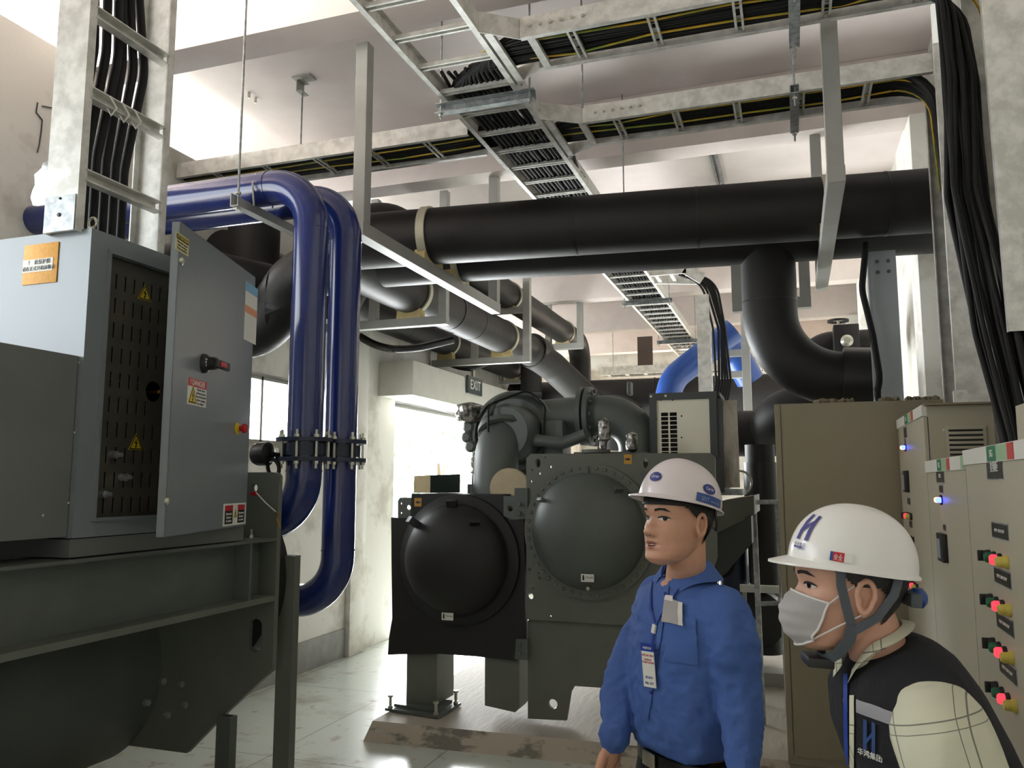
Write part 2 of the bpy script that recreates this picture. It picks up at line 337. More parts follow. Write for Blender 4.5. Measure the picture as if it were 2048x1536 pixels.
T1Y = (3.67, 3.99); T2Y = (4.72, 5.06)
def tray_x(name_lbl, y0, y1, x0, x1, sp, first=.25):
    th = T('cable_tray', name_lbl, 'cable tray')
    ladder(th, (x0, (y0+y1)/2, LZ+.055), (x1, (y0+y1)/2, LZ+.055), y1-y0, (0, 1, 0), sp, h=.11, first=first); return th
t1 = tray_x('nearest galvanised cable tray crossing under the ceiling, bending down at the right wall', *T1Y, -1.22, .72, .40)
t2 = tray_x('second galvanised cable tray crossing right of the long ladder, beyond the nearest one', *T2Y, -1.16, .80, .36, .2)
t3 = tray_x('galvanised cable tray crossing above the blue pipes, left of the long ladder', T2Y[0]-.08, T2Y[1]-.08, -4.2, -1.9, .42, .3)
def gusset(th, p, q, z=LZ, h=.11): O(MB().bar((p[0], p[1], z+h/2), (q[0], q[1], z+h/2), .006, h), 'corner_plate', GALV, th, smooth=0)
gusset(t1, (LX1, T1Y[0]-.14), (-1.22, T1Y[0])); gusset(t1, (LX1, T1Y[1]+.14), (-1.22, T1Y[1]))
gusset(t2, (LX1, T2Y[0]-.16), (-1.16, T2Y[0])); gusset(t2, (LX1, T2Y[1]+.16), (-1.16, T2Y[1]))
for (y, x0) in ((T1Y[0]-.017, -1.17), (T2Y[0]-.017, -1.08)):
    for k in range(6): bolt((x0+k*.055, y, LZ+.055), (0, -1, 0), .009, .008, t1 if y < 4.3 else t2)
# diagonal brace rungs at the tees
for th, y0, y1 in ((t1, T1Y[0], T1Y[1]), (t2, T2Y[0], T2Y[1])):
    O(MB().bar((-1.36, y0-.10, LZ+.012), (-1.36, y1+.12, LZ+.012), .04, .022), 'rung', GALV, th, smooth=0)
    O(MB().bar((-1.17, y0, LZ+.012), (-1.17, y1, LZ+.012), .04, .022), 'rung', GALV, th, smooth=0)
# right hand end of the near tray: outward mitre then a wide rail dropping at the wall
O(MB().extr([(-.015, -.055), (.015, -.055), (.015, .055), (-.015, .055)], (.72, T1Y[1], LZ+.055), (1.0, T1Y[1]-.18, LZ+.055)), 'side_rail', GALV, t1, smooth=0)
def drop(label, y0, y1, x0, x1, z0, z1, sp):
    th = T('vertical_cable_ladder', label, 'cable ladder')
    for y, nm in ((y0, 'side_rail'), (y1, 'side_rail')):
        O(MB().extr([(-.08, -.015), (.08, -.015), (.08, .015), (.074, .015), (.074, -.009), (-.074, -.009), (-.074, .015), (-.08, .015)] if y == y0 else
            [(-.08, -.015), (-.074, -.015), (-.074, .009), (.074, .009), (.074, -.015), (.08, -.015), (.08, .015), (-.08, .015)], (x0+.08, y, z0), (x1+.08, y, z1), (0, 1, 0)), nm, GALV, th, smooth=0)
    z = z1-.3
    while z > z0+.1: O(MB().bar((x1+.11, y0, z), (x1+.11, y1, z), .03, .03), 'rung', GALV, th, smooth=0); z -= sp
    return th
d2 = drop('galvanised cable ladder dropping from the second tray behind the tall switchboard panel', 4.62, 4.98, .79, .79, 2.03, 4.01, .45)
for k in range(3): bolt((.87, 4.60, 3.94-k*.045), (0, -1, 0), .006, .006, d2, BLK)
d1 = drop('galvanised cable ladder dropping at the right edge above the nearest panels', 3.62, 3.98, .815, .80, 2.27, 4.3, .5)
# ---- black cables lying in trays
def cable(path, r=.011, bend=.25, lbl=None, grp=None, m=CABL, name='power_cable', seg=8):
    return O(MB().tube(path, r, seg, True, bend, 7), name, m, label=lbl, cat='cable', group=grp, smooth=60)
random.seed(11)
j = lambda a=.006: random.uniform(-a, a)
def wav(p0, p1, n, amp, z):                                # slightly uneven run
    return [V(p0).lerp(V(p1), i/n)+V((0, j(amp), 0) if abs(p1[0]-p0[0]) > abs(p1[1]-p0[1]) else (j(amp), 0, 0))+V((0, 0, j(.004))) for i in range(n+1)]
G1 = 'black cables from the nearest tray turning into the long ladder'; G2 = 'black cables from the second tray turning into the long ladder'; G3 = 'black cables in the tray above the blue pipes'
for k in range(22):
    f = k/21; y = T1Y[0]+.03+f*.26; x = LX0+.05+(1-f)*.34; z = LZ+.036+(k % 2)*.02; xd = .69+f*.12+j(.015); yd = 3.70+((k*5) % 22)/21*.24
    P = [(x, 13.6+j(.4), z)]+[(x+j(.008), yy, z+j(.003)) for yy in (11.5, 9.5, 7.8, 6.2, 5.0)]+[(x, y, z)]+[(xx, y+j(.01), z+j(.006)) for xx in (-1.0, -.5, 0, .45)]+[(xd-.02, y, z), (xd, yd, 3.4), (xd+j(.03), yd+j(.03), 2.9), (xd+.06+j(.02), yd-.1*f, 2.3), (xd+.08, yd-.25, 1.80)]
    cable(P, random.choice((.010, .012, .013)), .26, 'black cable from the nearest tray, dropping at right and joining the long ladder', G1)
for k in range(20):
    f = k/19; y = T2Y[0]+.03+f*.28; x = LX0+.05+(1-f)*.33+.012; z = LZ+.062+(k % 2)*.02; xd = .80+j(.03)+f*.05; yd = 4.70+((k*7) % 20)/19*.22
    P = [(x, 13.2+j(.5), z)]+[(x+j(.01), yy, z+j(.004)) for yy in (11, 9, 7.2, 6.0)]+[(x, y, z-.02)]+[(xx, y+j(.01), z-.02+j(.006)) for xx in (-.9, -.4, .1, .5)]+[(xd, y, z-.02), (xd+.05, yd, 3.3), (xd+.07, yd, 2.6), (xd+.06, yd, 2.06)]
    cable(P, random.choice((.012, .014, .016)), .24, 'black cable from the second tray, dropping behind the tall panel at right', G2)
for k in range(18):
    f = k/17; y = T2Y[0]-.05+f*.28; x = LX0+.06+f*.3; z = LZ+.034+(k % 2)*.02
    P = [(-4.3, y, z)]+[(xx, y+j(.01), z+j(.005)) for xx in (-3.7, -3.1, -2.5, -2.1)]+[(x, y, z+.03), (x, 5.9, z+.03), (x, 6.6+j(.3), z)]
    cable(P, random.choice((.012, .015)), .22, 'black cable in the tray above the blue pipes', G3)
for i, (y, a, b_) in enumerate(((3.76, -1.2, .9), (3.90, -1.25, .86))):
    cable([(-1.55, 5.2, LZ+.05), (-1.55, y, LZ+.05)]+[(xx, y+j(.03), LZ+.022+j(.004)) for xx in (-1.0, -.6, -.2, .3, .6)]+[(b_, y, LZ+.03), (b_+.03, y, 3.3), (b_+.1, y, 2.2)], .006, .2,
          'thin yellow earth cable in the nearest tray', 'yellow earth cables in the nearest tray', YEL, 'earth_cable')
for i, y in enumerate((4.80, 4.92)):
    cable([(-1.6, 6.4, LZ+.04), (-1.6, y, LZ+.05)]+[(xx, y+j(.03), LZ+.020+j(.004)) for xx in (-1.0, -.6, -.2, .3, .6)]+[(.8, y, LZ+.03), (.83, y, 3.3)], .006, .2,
          'thin yellow earth cable in the second tray', 'yellow earth cables in the second tray', YEL, 'earth_cable')
    cable([(-4.2, y-.06, LZ+.02)]+[(xx, y-.06+j(.03), LZ+.020+j(.004)) for xx in (-3.6, -3, -2.5)]+[(-1.9, y-.06, LZ+.02)], .006, .2,
          'thin yellow earth cable in the tray above the blue pipes', 'yellow earth cables above the blue pipes', YEL, 'earth_cable')
random.seed(4)
for k in range(9):                                          # slack loops at the tee
    x = LX0+.08+k*.035; r_ = .12+.03*(k % 4)
    cable([(x, 3.95+j(.04), LZ+.05), (x-.05+j(.03), 4.3+j(.05), LZ+.10), (x+.05, 4.75+j(.08), LZ+.06), (x+.12, 5.35+j(.1), LZ+.05), (x+.02, 6.0, LZ+.05)], .011, .2, 'black cable looping through the ladder between the two tray tees', 'slack black cables between the tees')
# ---- ladder hangers: struts on threaded rods
def hanger(label, xa, xb, y, z, top=4.85, w=.05, h=.06, rods=(1, 1)):
    th = T('ladder_hanger', label, 'hanger')
    O(MB().extr(chan(w, h, .005), (xa, y, z), (xb, y, z)), 'strut', GALVD, th, smooth=0)
    for k, x in enumerate((xa+.03, xb-.03)):
        if rods[k]: O(MB().cyl((x, y, z-.06), (x, y, top), .006, 8), 'threaded_rod', GALVD, th)
        O(MB().lathe([(.014, 0), (.014, .012)], (x, y, z-h/2-.012), (0, 0, 1), 6), 'nut', ZINC, th)
hanger('grey strut hanger on rods carrying the long ladder between the two trays', -1.92, -1.31, 4.19, LZ-.03)
hanger('grey strut hanger on rods carrying the long ladder just beyond the large black pipes', -1.93, -1.32, 9.75, LZ-.03)
hanger('grey strut hanger on rods carrying the long ladder, farthest toward the back wall', -1.97, -1.34, 12.7, LZ-.03)
def hanger_y(label, x, y0, y1, z, top):
    th = T('tray_hanger', label, 'hanger')
    O(MB().extr(chan(.05, .05, .005), (x, y0, z), (x, y1, z)), 'strut', GALVD, th, smooth=0)
    for y in (y0+.03, y1-.03):
        O(MB().cyl((x, y, z-.09), (x, y, top), .006, 8), 'threaded_rod', GALVD, th); O(MB().lathe([(.014, 0), (.014, .012)], (x, y, z-.05), (0, 0, 1), 6), 'nut', ZINC, th)
x = at(1591, 30, Y=3.6).x
hanger_y('rod and strut hanger under the nearest tray at its right half', x, 3.55, 4.10, LZ-.03, 4.85)
hanger_y('rod and strut hanger under the second tray at its right half', x+.0, 4.60, 5.16, LZ-.03, 4.85)
O(MB().cyl((-1.06, 4.3, LZ-.1), (-1.06, 4.3, SL), .006, 8), 'threaded_rod', GALVD, label='bare threaded rod hanging beside the ladder between the two trays', cat='rod')
p = at(1248, 420, Y=6.3); O(MB().cyl((p.x, 6.3, 3.5), (p.x, 6.3, SL), .006, 8), 'threaded_rod', GALVD, label='bare threaded rod hanging down behind the large black pipe', cat='rod')
# vertical cable ladder over the starter cabinet
th = T('vertical_cable_ladder', 'wide galvanised vertical cable ladder standing on top of the near cabinet', 'cable ladder')
for y, w_ in ((2.13, .09), (2.52, .09)):
    O(MB().extr([(-w_/2-.03, -.017), (w_/2+.03, -.017), (w_/2+.03, .017), (w_/2+.024, .017), (w_/2+.024, -.011), (-w_/2-.024, -.011), (-w_/2-.024, .017), (-w_/2-.03, .017)] if y < 2.3 else
                [(-w_/2-.03, -.017), (-w_/2-.024, -.017), (-w_/2-.024, .011), (w_/2+.024, .011), (w_/2+.024, -.017), (w_/2+.03, -.017), (w_/2+.03, .017), (-w_/2-.03, .017)], (-2.42, y, 2.56), (-2.42, y, 4.7), (0, 1, 0)), 'side_rail', GALV, th, smooth=0)
for z in (2.77, 3.08, 3.39, 3.70, 4.01, 4.32, 4.6):
    O(MB().extr(chan(.04, .045, .005), (-2.36, 2.14, z), (-2.36, 2.51, z), (0, 0, 1)), 'rung', GALV, th, smooth=0)
O(MB().box((-2.49, 2.108, 2.56), (-2.35, 2.112, 2.69)), 'splice_plate', GALVD, th, smooth=0)
bolt((-2.42, 2.108, 2.62), (0, -1, 0), .008, .004, th, BLK); bolt((-2.42, 2.108, 2.68), (0, -1, 0), .005, .004, th, BLK)
t = MB()
for k in range(3): t.tube([(-2.34, 2.22+k*.06, 3.10), (-2.325, 2.24+k*.06, 3.06), (-2.34, 2.23+k*.06, 3.03), (-2.36, 2.22+k*.06, 3.07)], .004, 6)
O(t, 'cable_tie', WHT, th)
random.seed(9)
for k in range(6):
    y = 2.19+.045*k; o_ = .012*(k % 3)
    cable([(-2.42+o_, y, 4.7), (-2.44, y+.03*math.sin(k), 3.9), (-2.42+o_, y+.02, 3.3), (-2.45, y, 2.9), (-2.46, y+.01, 2.56)], .017, .4,
          'thick black cable running down the vertical ladder into the near cabinet', 'black cables on the vertical ladder', seg=12)
# tall narrow drop at the far switchboard (white faced ladder with a black cable bundle)
Yd = 8.6; th = T('vertical_cable_ladder', 'narrow galvanised ladder dropping to the far starter box with black cables', 'cable ladder')
a = at(1397, 590, Y=Yd); b_ = at(1418, 790, Y=Yd); c = at(1345, 600, Y=Yd)
O(MB().bar((a.x+.04, Yd, 1.9), (a.x+.04, Yd, a.z), .13, .03, (0, 1, 0)), 'side_rail', GALV, th, smooth=0)
O(MB().bar((a.x+.04, Yd+.35, 1.9), (a.x+.04, Yd+.35, a.z), .10, .03, (0, 1, 0)), 'side_rail', GALV, th, smooth=0)
O(MB().bar((LX1, Yd, LZ+.05), (a.x-.12, Yd, LZ+.05), .03, .11), 'side_rail', GALV, th, smooth=0)
O(MB().bar((a.x-.13, Yd, LZ+.05), (a.x+.05, Yd, LZ-.08), .03, .12), 'side_rail', GALV, th, smooth=0)
O(MB().bar((LX1, Yd+.35, LZ+.05), (a.x, Yd+.35, LZ+.0), .03, .11), 'side_rail', GALV, th, smooth=0)
for k in range(3): O(MB().bar((LX1+.08+.16*k, Yd, LZ+.01), (LX1+.08+.16*k, Yd+.35, LZ+.01), .04, .022), 'rung', GALV, th, smooth=0)
for k in range(6):
    x = a.x+.13+.03*k; cable([(x-.35, Yd+.18, LZ+.03), (x-.1, Yd+.1, LZ-.1), (x+.03*math.sin(k), Yd+.1, 3.3), (x+.02, Yd+.05, 2.7), (x-.08, Yd-.1, 2.2)], .013, .3, 'black cable in the bundle beside the far drop ladder', 'black cables at the far drop ladder')
# ================================================================ steel frames and pipes
def frame_thing(name, label, group=None): return T(name, label, 'pipe support', group)
def sq(th, p, q, w=.085, h=None, nm='steel_tube', up=(0, 0, 1)):
    w = w-.005 if nm == 'post' else w
    return O(MB().bar(p, q, w, h or w, up), nm, STEELP, th, smooth=0, bevel=.004)
FZ = 3.18
for X_, lbl in ((-2.40, 'grey steel tube gantry below the first beam, left one under the large black pipes'), (.25, 'grey steel tube gantry, right one under the large black pipes')):
    th = frame_thing('pipe_gantry', lbl)
    sq(th, (X_, 4.18, FZ-.04), (X_, 4.18, 4.36), up=(0, 1, 0), nm='post'); sq(th, (X_, 6.48, FZ-.04), (X_, 6.48, 4.36), up=(0, 1, 0), nm='post')
    sq(th, (X_, 4.13, FZ), (X_, 6.53, FZ), nm='bearer')
BR = .20
def saddle(th, c, ax, r, m=WOOD, blockx=True):
    O(MB().ring(V(c)-V(ax)*.03, ax, r+.004, r+.014, .06, 36), 'clamp_band', mat_band, th)
mat_band = mat('saddle_band', rgb(196, 192, 170), .45, .2)
# two large insulated headers running left to right
bz = 3.425
th = T('insulated_pipe', 'nearest large black insulated pipe crossing the room under the cable trays', 'pipe', None)
O(MB().tube([(RX-.002, 5.50, bz), (-2.1, 5.17, bz-.0), (-3.29, 5.06, bz), (-3.29, 5.9, bz), (-3.27, 9.0, bz), (-3.25, 10.0, bz), (-3.05, 10.5, 3.25), (-2.62, 11.4, 2.72)], BR, 40, True, .34, 10), 'insulation', FOAM, th, smooth=60)
for p, ax, r in (((-2.40, 5.14, bz), (1, .1, 0), BR), ((.25, 5.42, bz), (1, .1, 0), BR), ((-3.28, 6.65, bz), (0, 1, 0), BR), ((-3.27, 9.1, bz), (0, 1, 0), BR)):
    O(MB().ring(V(p)-V(ax).normalized()*.03, ax, r-.01, r+.013, .06, 40), 'clamp_band', mat_band, th)
for x in (-1.35, -.55, .6): O(MB().ring((x, 5.17+(x+2.1)*.1048, bz), (1, .105, 0), BR-.01, BR+.0025, .012, 40), 'tape_seam', FOAMS, th)
for y in (7.5, 8.1, 9.6): O(MB().ring((-3.275, y, bz), (0, 1, 0), BR-.01, BR+.0025, .01, 40), 'tape_seam', FOAMS, th)
O(MB().ring((-3.22, 10.08, bz-.01), (.15, .95, -.12), BR-.01, BR+.03, .25, 40), 'coupling_collar', FOAMS, th)
th = T('insulated_pipe', 'second large black insulated pipe crossing just behind and below the nearest one', 'pipe', None)
O(MB().tube([(-3.0, 5.6, bz-.02), (-2.1, 5.66, bz-.02), (-.12, 5.86, bz-.02), (RX-.072, 5.96, bz-.02)], BR-.01, 36, True), 'insulation', FOAM, th, smooth=60)
O(MB().tube([(-.12, 5.88, bz-.1), (-.12, 5.88, 2.40), (.60, 5.88, 2.36)], .185, 40, True, .48, 14), 'dropping_bend', FOAM, th, smooth=60)
O(MB().tube([(.33, 5.88, 2.375), (.62, 5.88, 2.355)], .215, 40), 'end_collar', FOAMS, th, smooth=50)
O(MB().ring((-.12, 5.88, 2.93), (0, 0, 1), .17, .1875, .012, 40), 'tape_seam', FOAMS, th)
for X_ in (-2.40, .25): O(MB().ring((X_, 5.65+(X_+2.4)*.1, bz-.02), (1, .1, 0), BR-.02, BR+.005, .05, 40), 'clamp_band', mat_band, th)
for i, (x, y, lbl) in enumerate(((-2.40, 5.14, 'wooden saddle block under the nearest large black pipe on the left frame'), (-2.40, 5.65, 'wooden saddle block under the second large black pipe on the left frame'), (.25, 5.42, 'wooden saddle block under the nearest large black pipe on the right frame'))):
    P = [(math.sin(a)*BR*.99, -math.cos(a)*BR*.99+.0) for a in [(-.85+1.7*k/10) for k in range(11)]]
    t = MB().prism([(x-.04, y+a*1, bz+b_) for a, b_ in P]+[(x-.04, y+.16, FZ+.043), (x-.04, y-.16, FZ+.043)], (.08, 0, 0)); O(t, 'pipe_saddle', WOOD, label=lbl, cat='saddle', smooth=0)
def ysaddle(x, y, z, r, zb, lbl):
    P = [(math.sin(a)*r, -math.cos(a)*r) for a in [(-.62+1.24*k/10) for k in range(11)]]
    O(MB().prism([(x+a, y-.05, z+b_) for a, b_ in P]+[(x+r*.62, y-.05, zb), (x-r*.62, y-.05, zb)], (0, .10, 0)), 'pipe_saddle', WOOD, label=lbl, cat='saddle', smooth=0)
# pipes running toward the back
PBX = -4.0
th = T('insulated_pipe', 'black insulated pipe running to the back along the left wall over the door', 'pipe')
O(MB().tube([(-4.0, 4.9, bz-.02), (-4.0, 11.9, bz-.02), (-4.0, 12.1, 2.7)], .165, 32, True, .3, 8), 'insulation', FOAM, th, smooth=60)
for y in (6.65, 9.1, 11.6): O(MB().ring((-4.0, y, bz-.02), (0, 1, 0), .16, .175, .05, 36), 'clamp_band', mat_band, th)
O(MB().ring((-4.0, 7.9, bz-.02), (0, 1, 0), .16, .1675, .012, 36), 'tape_seam', FOAMS, th)
th = T('insulated_pipe', 'higher black insulated pipe running to the back and dropping beyond the third frame', 'pipe')
O(MB().tube([(-3.9, 5.95, 3.62), (-3.3, 5.95, 3.94), (-3.2, 6.6, 3.94), (-3.2, 12.6, 3.92), (-3.2, 12.75, 2.85)], .17, 32, True, .34, 10), 'insulation', FOAM, th, smooth=60)
for y in (9.1, 11.6): O(MB().ring((-3.2, y, 3.93), (0, 1, 0), .16, .182, .05, 36), 'clamp_band', mat_band, th)
O(MB().ring((-3.2, 10.4, 3.93), (0, 1, 0), .16, .173, .012, 36), 'tape_seam', FOAMS, th)
# large pipe bend seen above the nearest header at left
th = T('insulated_pipe', 'black insulated pipe bend arching above the large pipes at left, behind the steel frame', 'pipe')
O(MB().tube([(-3.75, 6.0, 3.1), (-3.32, 6.0, 3.84), (-2.78, 6.0, 3.50)], .21, 32, True, .4, 10), 'insulation', FOAM, th, smooth=60)
# trapeze frames
th = frame_thing('trapeze_frame', 'grey steel trapeze frame, nearest one, holding the long pipes toward the door')
yy = 6.65; sq(th, (-4.18, yy, FZ-.04), (-2.91, yy, FZ-.04), .08); sq(th, (-2.95, yy, FZ-.08), (-2.95, yy, 4.35), .08, up=(0, 1, 0), nm='post'); sq(th, (-3.66, yy, FZ-.08), (-3.66, yy, 4.35), .08, up=(0, 1, 0), nm='post')
ysaddle(-3.28, yy, bz, .20, FZ, 'wooden saddle block on the nearest trapeze frame'); ysaddle(-4.0, yy, bz-.02, .165, FZ, 'wooden saddle block on the nearest trapeze frame, by the wall')
th = frame_thing('trapeze_frame', 'grey steel trapeze frame, middle one with an upper shelf, beyond the nearest trapeze')
yy = 9.1; sq(th, (-4.18, yy, FZ-.04), (-2.91, yy, FZ-.04), .08); sq(th, (-2.95, yy, FZ-.08), (-2.95, yy, 4.35), .09, up=(0, 1, 0), nm='post'); sq(th, (-3.62, yy, FZ-.08), (-3.62, yy, 4.35), .08, up=(0, 1, 0), nm='post'); sq(th, (-3.62, yy, 3.74), (-2.95, yy, 3.74), .07)
ysaddle(-3.27, yy, bz, .20, FZ, 'wooden saddle block on the middle trapeze frame'); ysaddle(-4.0, yy, bz-.02, .165, FZ, 'wooden saddle block on the middle trapeze frame, by the wall'); ysaddle(-3.2, yy, 3.93, .17, 3.775, 'wooden saddle block on the upper shelf of the middle trapeze frame')
th = frame_thing('trapeze_frame', 'grey steel frame hanging beyond, dropping around the higher black pipe')
yy = 11.6; sq(th, (-3.44, yy, 3.70), (-2.90, yy, 3.70), .09); sq(th, (-2.93, yy, 3.66), (-2.93, yy, 4.35), .09, up=(0, 1, 0), nm='post'); sq(th, (-3.42, yy, 3.66), (-3.42, yy, 4.35), .09, up=(0, 1, 0), nm='post')
ysaddle(-3.2, yy, 3.93, .17, 3.745, 'wooden saddle block on the farthest hanging frame')
th = frame_thing('trapeze_frame', 'small square grey steel frame around the pipe by the exit sign')
for p, q in (((-4.18, 3.2), (-3.74, 3.2)), ((-4.18, 3.72), (-3.74, 3.72))): sq(th, (p[0], yy, p[1]), (q[0], yy, q[1]), .06)
for x in (-4.18, -3.74): sq(th, (x, yy, 3.17), (x, yy, 3.75), .06, up=(0, 1, 0), nm='post')
ysaddle(-4.0, yy, bz-.02, .165, 3.235, 'wooden saddle block in the small square frame')
# frame beyond the dropping bend at right
th = frame_thing('pipe_gantry', 'grey steel hanging bracket behind the black dropping pipe at right')
Y6 = 6.45
for x0, x1, y0 in ((1460, 1500, 620), (1595, 1625, 608)):
    a = at(x0+12, 520, Y=Y6); b_ = at(x0+18, y0, Y=Y6); sq(th, (a.x, Y6, 3.55), (a.x, Y6, b_.z), .085, up=(0, 1, 0), nm='post')
a = at(1465, 615, Y=Y6); b_ = at(1622, 600, Y=Y6); sq(th, (a.x-.0, Y6, a.z), (b_.x, Y6, a.z), .085)
# far frame beside the blue pipes on the right
Yf = 9.8; th = frame_thing('pipe_gantry', 'white painted steel frame carrying the blue pipes by the far wall side')
for p, q, w_ in (((1500, 480), (1498, 880), .10), ((1445, 640), (1445, 752), .07)):
    a = at(*p, Y=Yf); b_ = at(*q, Y=Yf); sq(th, (b_.x, Yf, min(a.z, 4.8)), (b_.x, Yf, b_.z), w_, up=(0, 1, 0), nm='post')
for y in (708, 751):
    a = at(1438, y, Y=Yf); b_ = at(1498, y, Y=Yf); sq(th, (a.x, Yf, a.z), (b_.x, Yf, a.z), .08)
# main header over the far chiller
YH = 12.0; hz = 2.92
th = T('insulated_pipe', 'large black insulated header lying behind the far chiller, left to right', 'pipe')
O(MB().tube([(-4.05, YH, hz), (.3, YH, hz-.02)], .31, 40), 'insulation', FOAM, th, smooth=50)
O(MB().tube([(-4.12, YH, hz), (-3.85, YH, hz)], .335, 40), 'end_collar', FOAMS, th, smooth=50)
for x in (-3.0, -1.9, -.9): O(MB().ring((x, YH, hz), (1, 0, 0), .3, .3135, .02, 40), 'tape_seam', FOAMS, th)
# humps of pipe bends standing on the header
for (px, py, r_, lbl) in ((1232, 765, .22, 'dark rounded pipe bend rising behind the header, right one'), (1195, 785, .22, 'dark rounded pipe bend in front of the header, left one')):
    Yq = 11.3 if px < 1210 else 12.9; a = at(px, py, Y=Yq)
    O(MB().tube([(a.x-.1, Yq, 2.2), (a.x-.02, Yq, a.z-.05), (a.x+.55, Yq, 2.55)], r_, 28, True, .3, 8), 'insulated_pipe', FOAM, label=lbl, cat='pipe', smooth=60)
th = T('insulated_pipe', 'black insulated pipe drop left of the header bends, under the small square frame', 'pipe')
a = at(1050, 760, Y=11.2); O(MB().tube([(a.x, 11.5, 3.5), (a.x, 11.5, 2.75)], .16, 28), 'insulation', FOAM, th, smooth=50)
# right side lower header stretch and bends behind the beige enclosure
th = T('insulated_pipe', 'black insulated pipe stretch seen between the far starter and the beige enclosure', 'pipe')
a = at(1440, 868, Y=7.4); b_ = at(1600, 868, Y=7.4); O(MB().tube([(a.x-.2, 7.4, a.z), (b_.x, 7.4, a.z)], .2, 32), 'insulation', FOAM, th, smooth=50)
a = at(1540, 820, Y=7.0); O(MB().tube([(a.x+.7, 7.0, a.z), (a.x+.02, 7.0, a.z), (a.x+.02, 7.35, a.z-.2)], .19, 32, True, .25), 'bend', FOAM, th, smooth=50)
th = T('insulated_pipe', 'black insulated vertical pipe with a wide collar left of the beige enclosure', 'pipe')
a = at(1520, 920, Y=6.8); b_ = at(1520, 1000, Y=6.8)
O(MB().tube([(a.x, 6.8, .9), (a.x, 6.8, a.z+.12)], .115, 28), 'insulation', FOAM, th, smooth=50); O(MB().tube([(a.x, 6.8, b_.z), (a.x, 6.8, a.z-.02)], .13, 28), 'collar', FOAMS, th, smooth=50)
# valve with handwheel and black bend by the right wall
a = at(1693, 684, Y=8.0); th = T('gear_operated_valve', 'black valve gearbox with a small handwheel above the large dropping bend', 'valve')
O(MB().box((a.x-.11, 7.95, a.z-.16), (a.x+.11, 8.15, a.z+.16)), 'gearbox', BLK, th, bevel=.01)
O(MB().lathe([(.055, 0), (.055, .03), (.03, .05)], (a.x-.0, 7.95, a.z), (0, -1, 0), 20), 'dial', ZINC, th)
O(MB().ring((a.x-.06, 8.05, a.z+.2), (0, 0, 1), .075, .095, .02, 28), 'handwheel', BLK, th); O(MB().cyl((a.x-.06, 8.05, a.z+.1), (a.x-.06, 8.05, a.z+.22), .012, 10), 'stem', ZINC, th)
a = at(1655, 690, Y=8.3); O(MB().tube([(a.x-.25, 8.3, a.z-.3), (a.x-.1, 8.3, a.z), (a.x+.5, 8.3, a.z)], .13, 28, True, .25), 'insulated_pipe', FOAM, label='black insulated elbow beside the valve gearbox at the right wall', cat='pipe', smooth=60)
# steel column by the right wall with bolts and a hanging cable
a = at(1745, 650, Y=5.6); b_ = at(1790, 650, Y=5.6); th = T('steel_column', 'pale blue-grey steel column standing behind the beige enclosure', 'column')
STB = mat('pale_blue_grey_steel', rgb(176, 184, 190), .5, .1, var=.06, scale=4)
O(MB().box((a.x, 5.58, 0), (a.x+.155, 5.66, 3.16)), 'web', STB, th, bevel=.004); O(MB().box((a.x-.012, 5.58, 0), (a.x, 5.66, 3.16)), 'flange', STB, th)
for x in (.045, .11):
    for z in (3.02, 3.09): bolt((a.x+x, 5.58, z), (0, -1, 0), .012, .008, th, CH)
cable([(a.x-.02, 5.5, 3.2), (a.x-.06, 5.5, 2.9), (a.x-.01, 5.5, 2.6), (a.x+.02, 5.5, 2.3), (a.x-.03, 5.5, 2.18), (a.x+.05, 5.5, 2.12)], .02, .3, 'single black cable hanging beside the pale steel column', None, seg=10)
# ---------------------------------------------------------------- blue pipes
YA, YB_ = 3.52, 3.77; XA, XB = at(615, 700, Y=YA).x, at(686, 700, Y=YB_).x
def blue(label, X_, Y_, zt, zl, xend, r=.088):
    th = T('blue_water_pipe', label, 'pipe')
    O(MB().tube([(WX-.6, Y_, zt), (X_, Y_, zt), (X_, Y_, zl), (xend, Y_, zl)], r, 40, True, .235, 12), 'pipe', BLUE, th, smooth=60)
    for z in (zt-.235-.02, zl+.26): O(MB().ring((X_, Y_, z), (0, 0, 1), r-.005, r+.003, .008, 36), 'weld_seam', BLUE, th)
    O(MB().ring((X_-.26, Y_, zt), (1, 0, 0), r-.005, r+.003, .008, 36), 'weld_seam', BLUE, th)
    zf = 1.845
    for z in (zf+.038, zf-.058): O(MB().ring((X_, Y_, z), (0, 0, 1), r-.01, r+.052, .02, 40), 'flange', DKB, th)
    O(MB().ring((X_, Y_, zf-.03), (0, 0, 1), r-.01, r+.02, .06, 32), 'valve_body', DKB, th)
    for k in range(8):
        a_ = 2*pi*(k+.35)/8; x, y = X_+(r+.034)*math.cos(a_), Y_+(r+.034)*math.sin(a_)
        O(MB().cyl((x, y, zf-.095), (x, y, zf+.095), .007, 8).lathe([(.014, 0), (.014, .014)], (x, y, zf+.058), (0, 0, 1), 6).lathe([(.014, 0), (.014, .014)], (x, y, zf-.072), (0, 0, 1), 6), 'stud_bolt', ZINC, th, smooth=30)
    return th
DKB = mat('dark_blue_flange', rgb(24, 34, 60), .35)
b1 = blue('dark blue gloss pipe, nearer of the pair, bending down beside the open cabinet door', XA, YA, 3.235, 1.475, -2.95)
b2 = blue('dark blue gloss pipe, farther of the pair, with the lower bottom bend', XB, YB_, 3.235, 1.07, -2.95, .085)
th = T('gear_operated_valve', 'black worm gear valve operator beside the blue pipe flanges', 'valve'); a = at(530, 908, Y=3.42)
O(MB().lathe([(.0, 0), (.05, .0), (.058, .02), (.058, .075), (.03, .09)], (a.x-.055, 3.42, a.z+.0), (1, 0, 0), 24), 'gearbox', BLK, th)
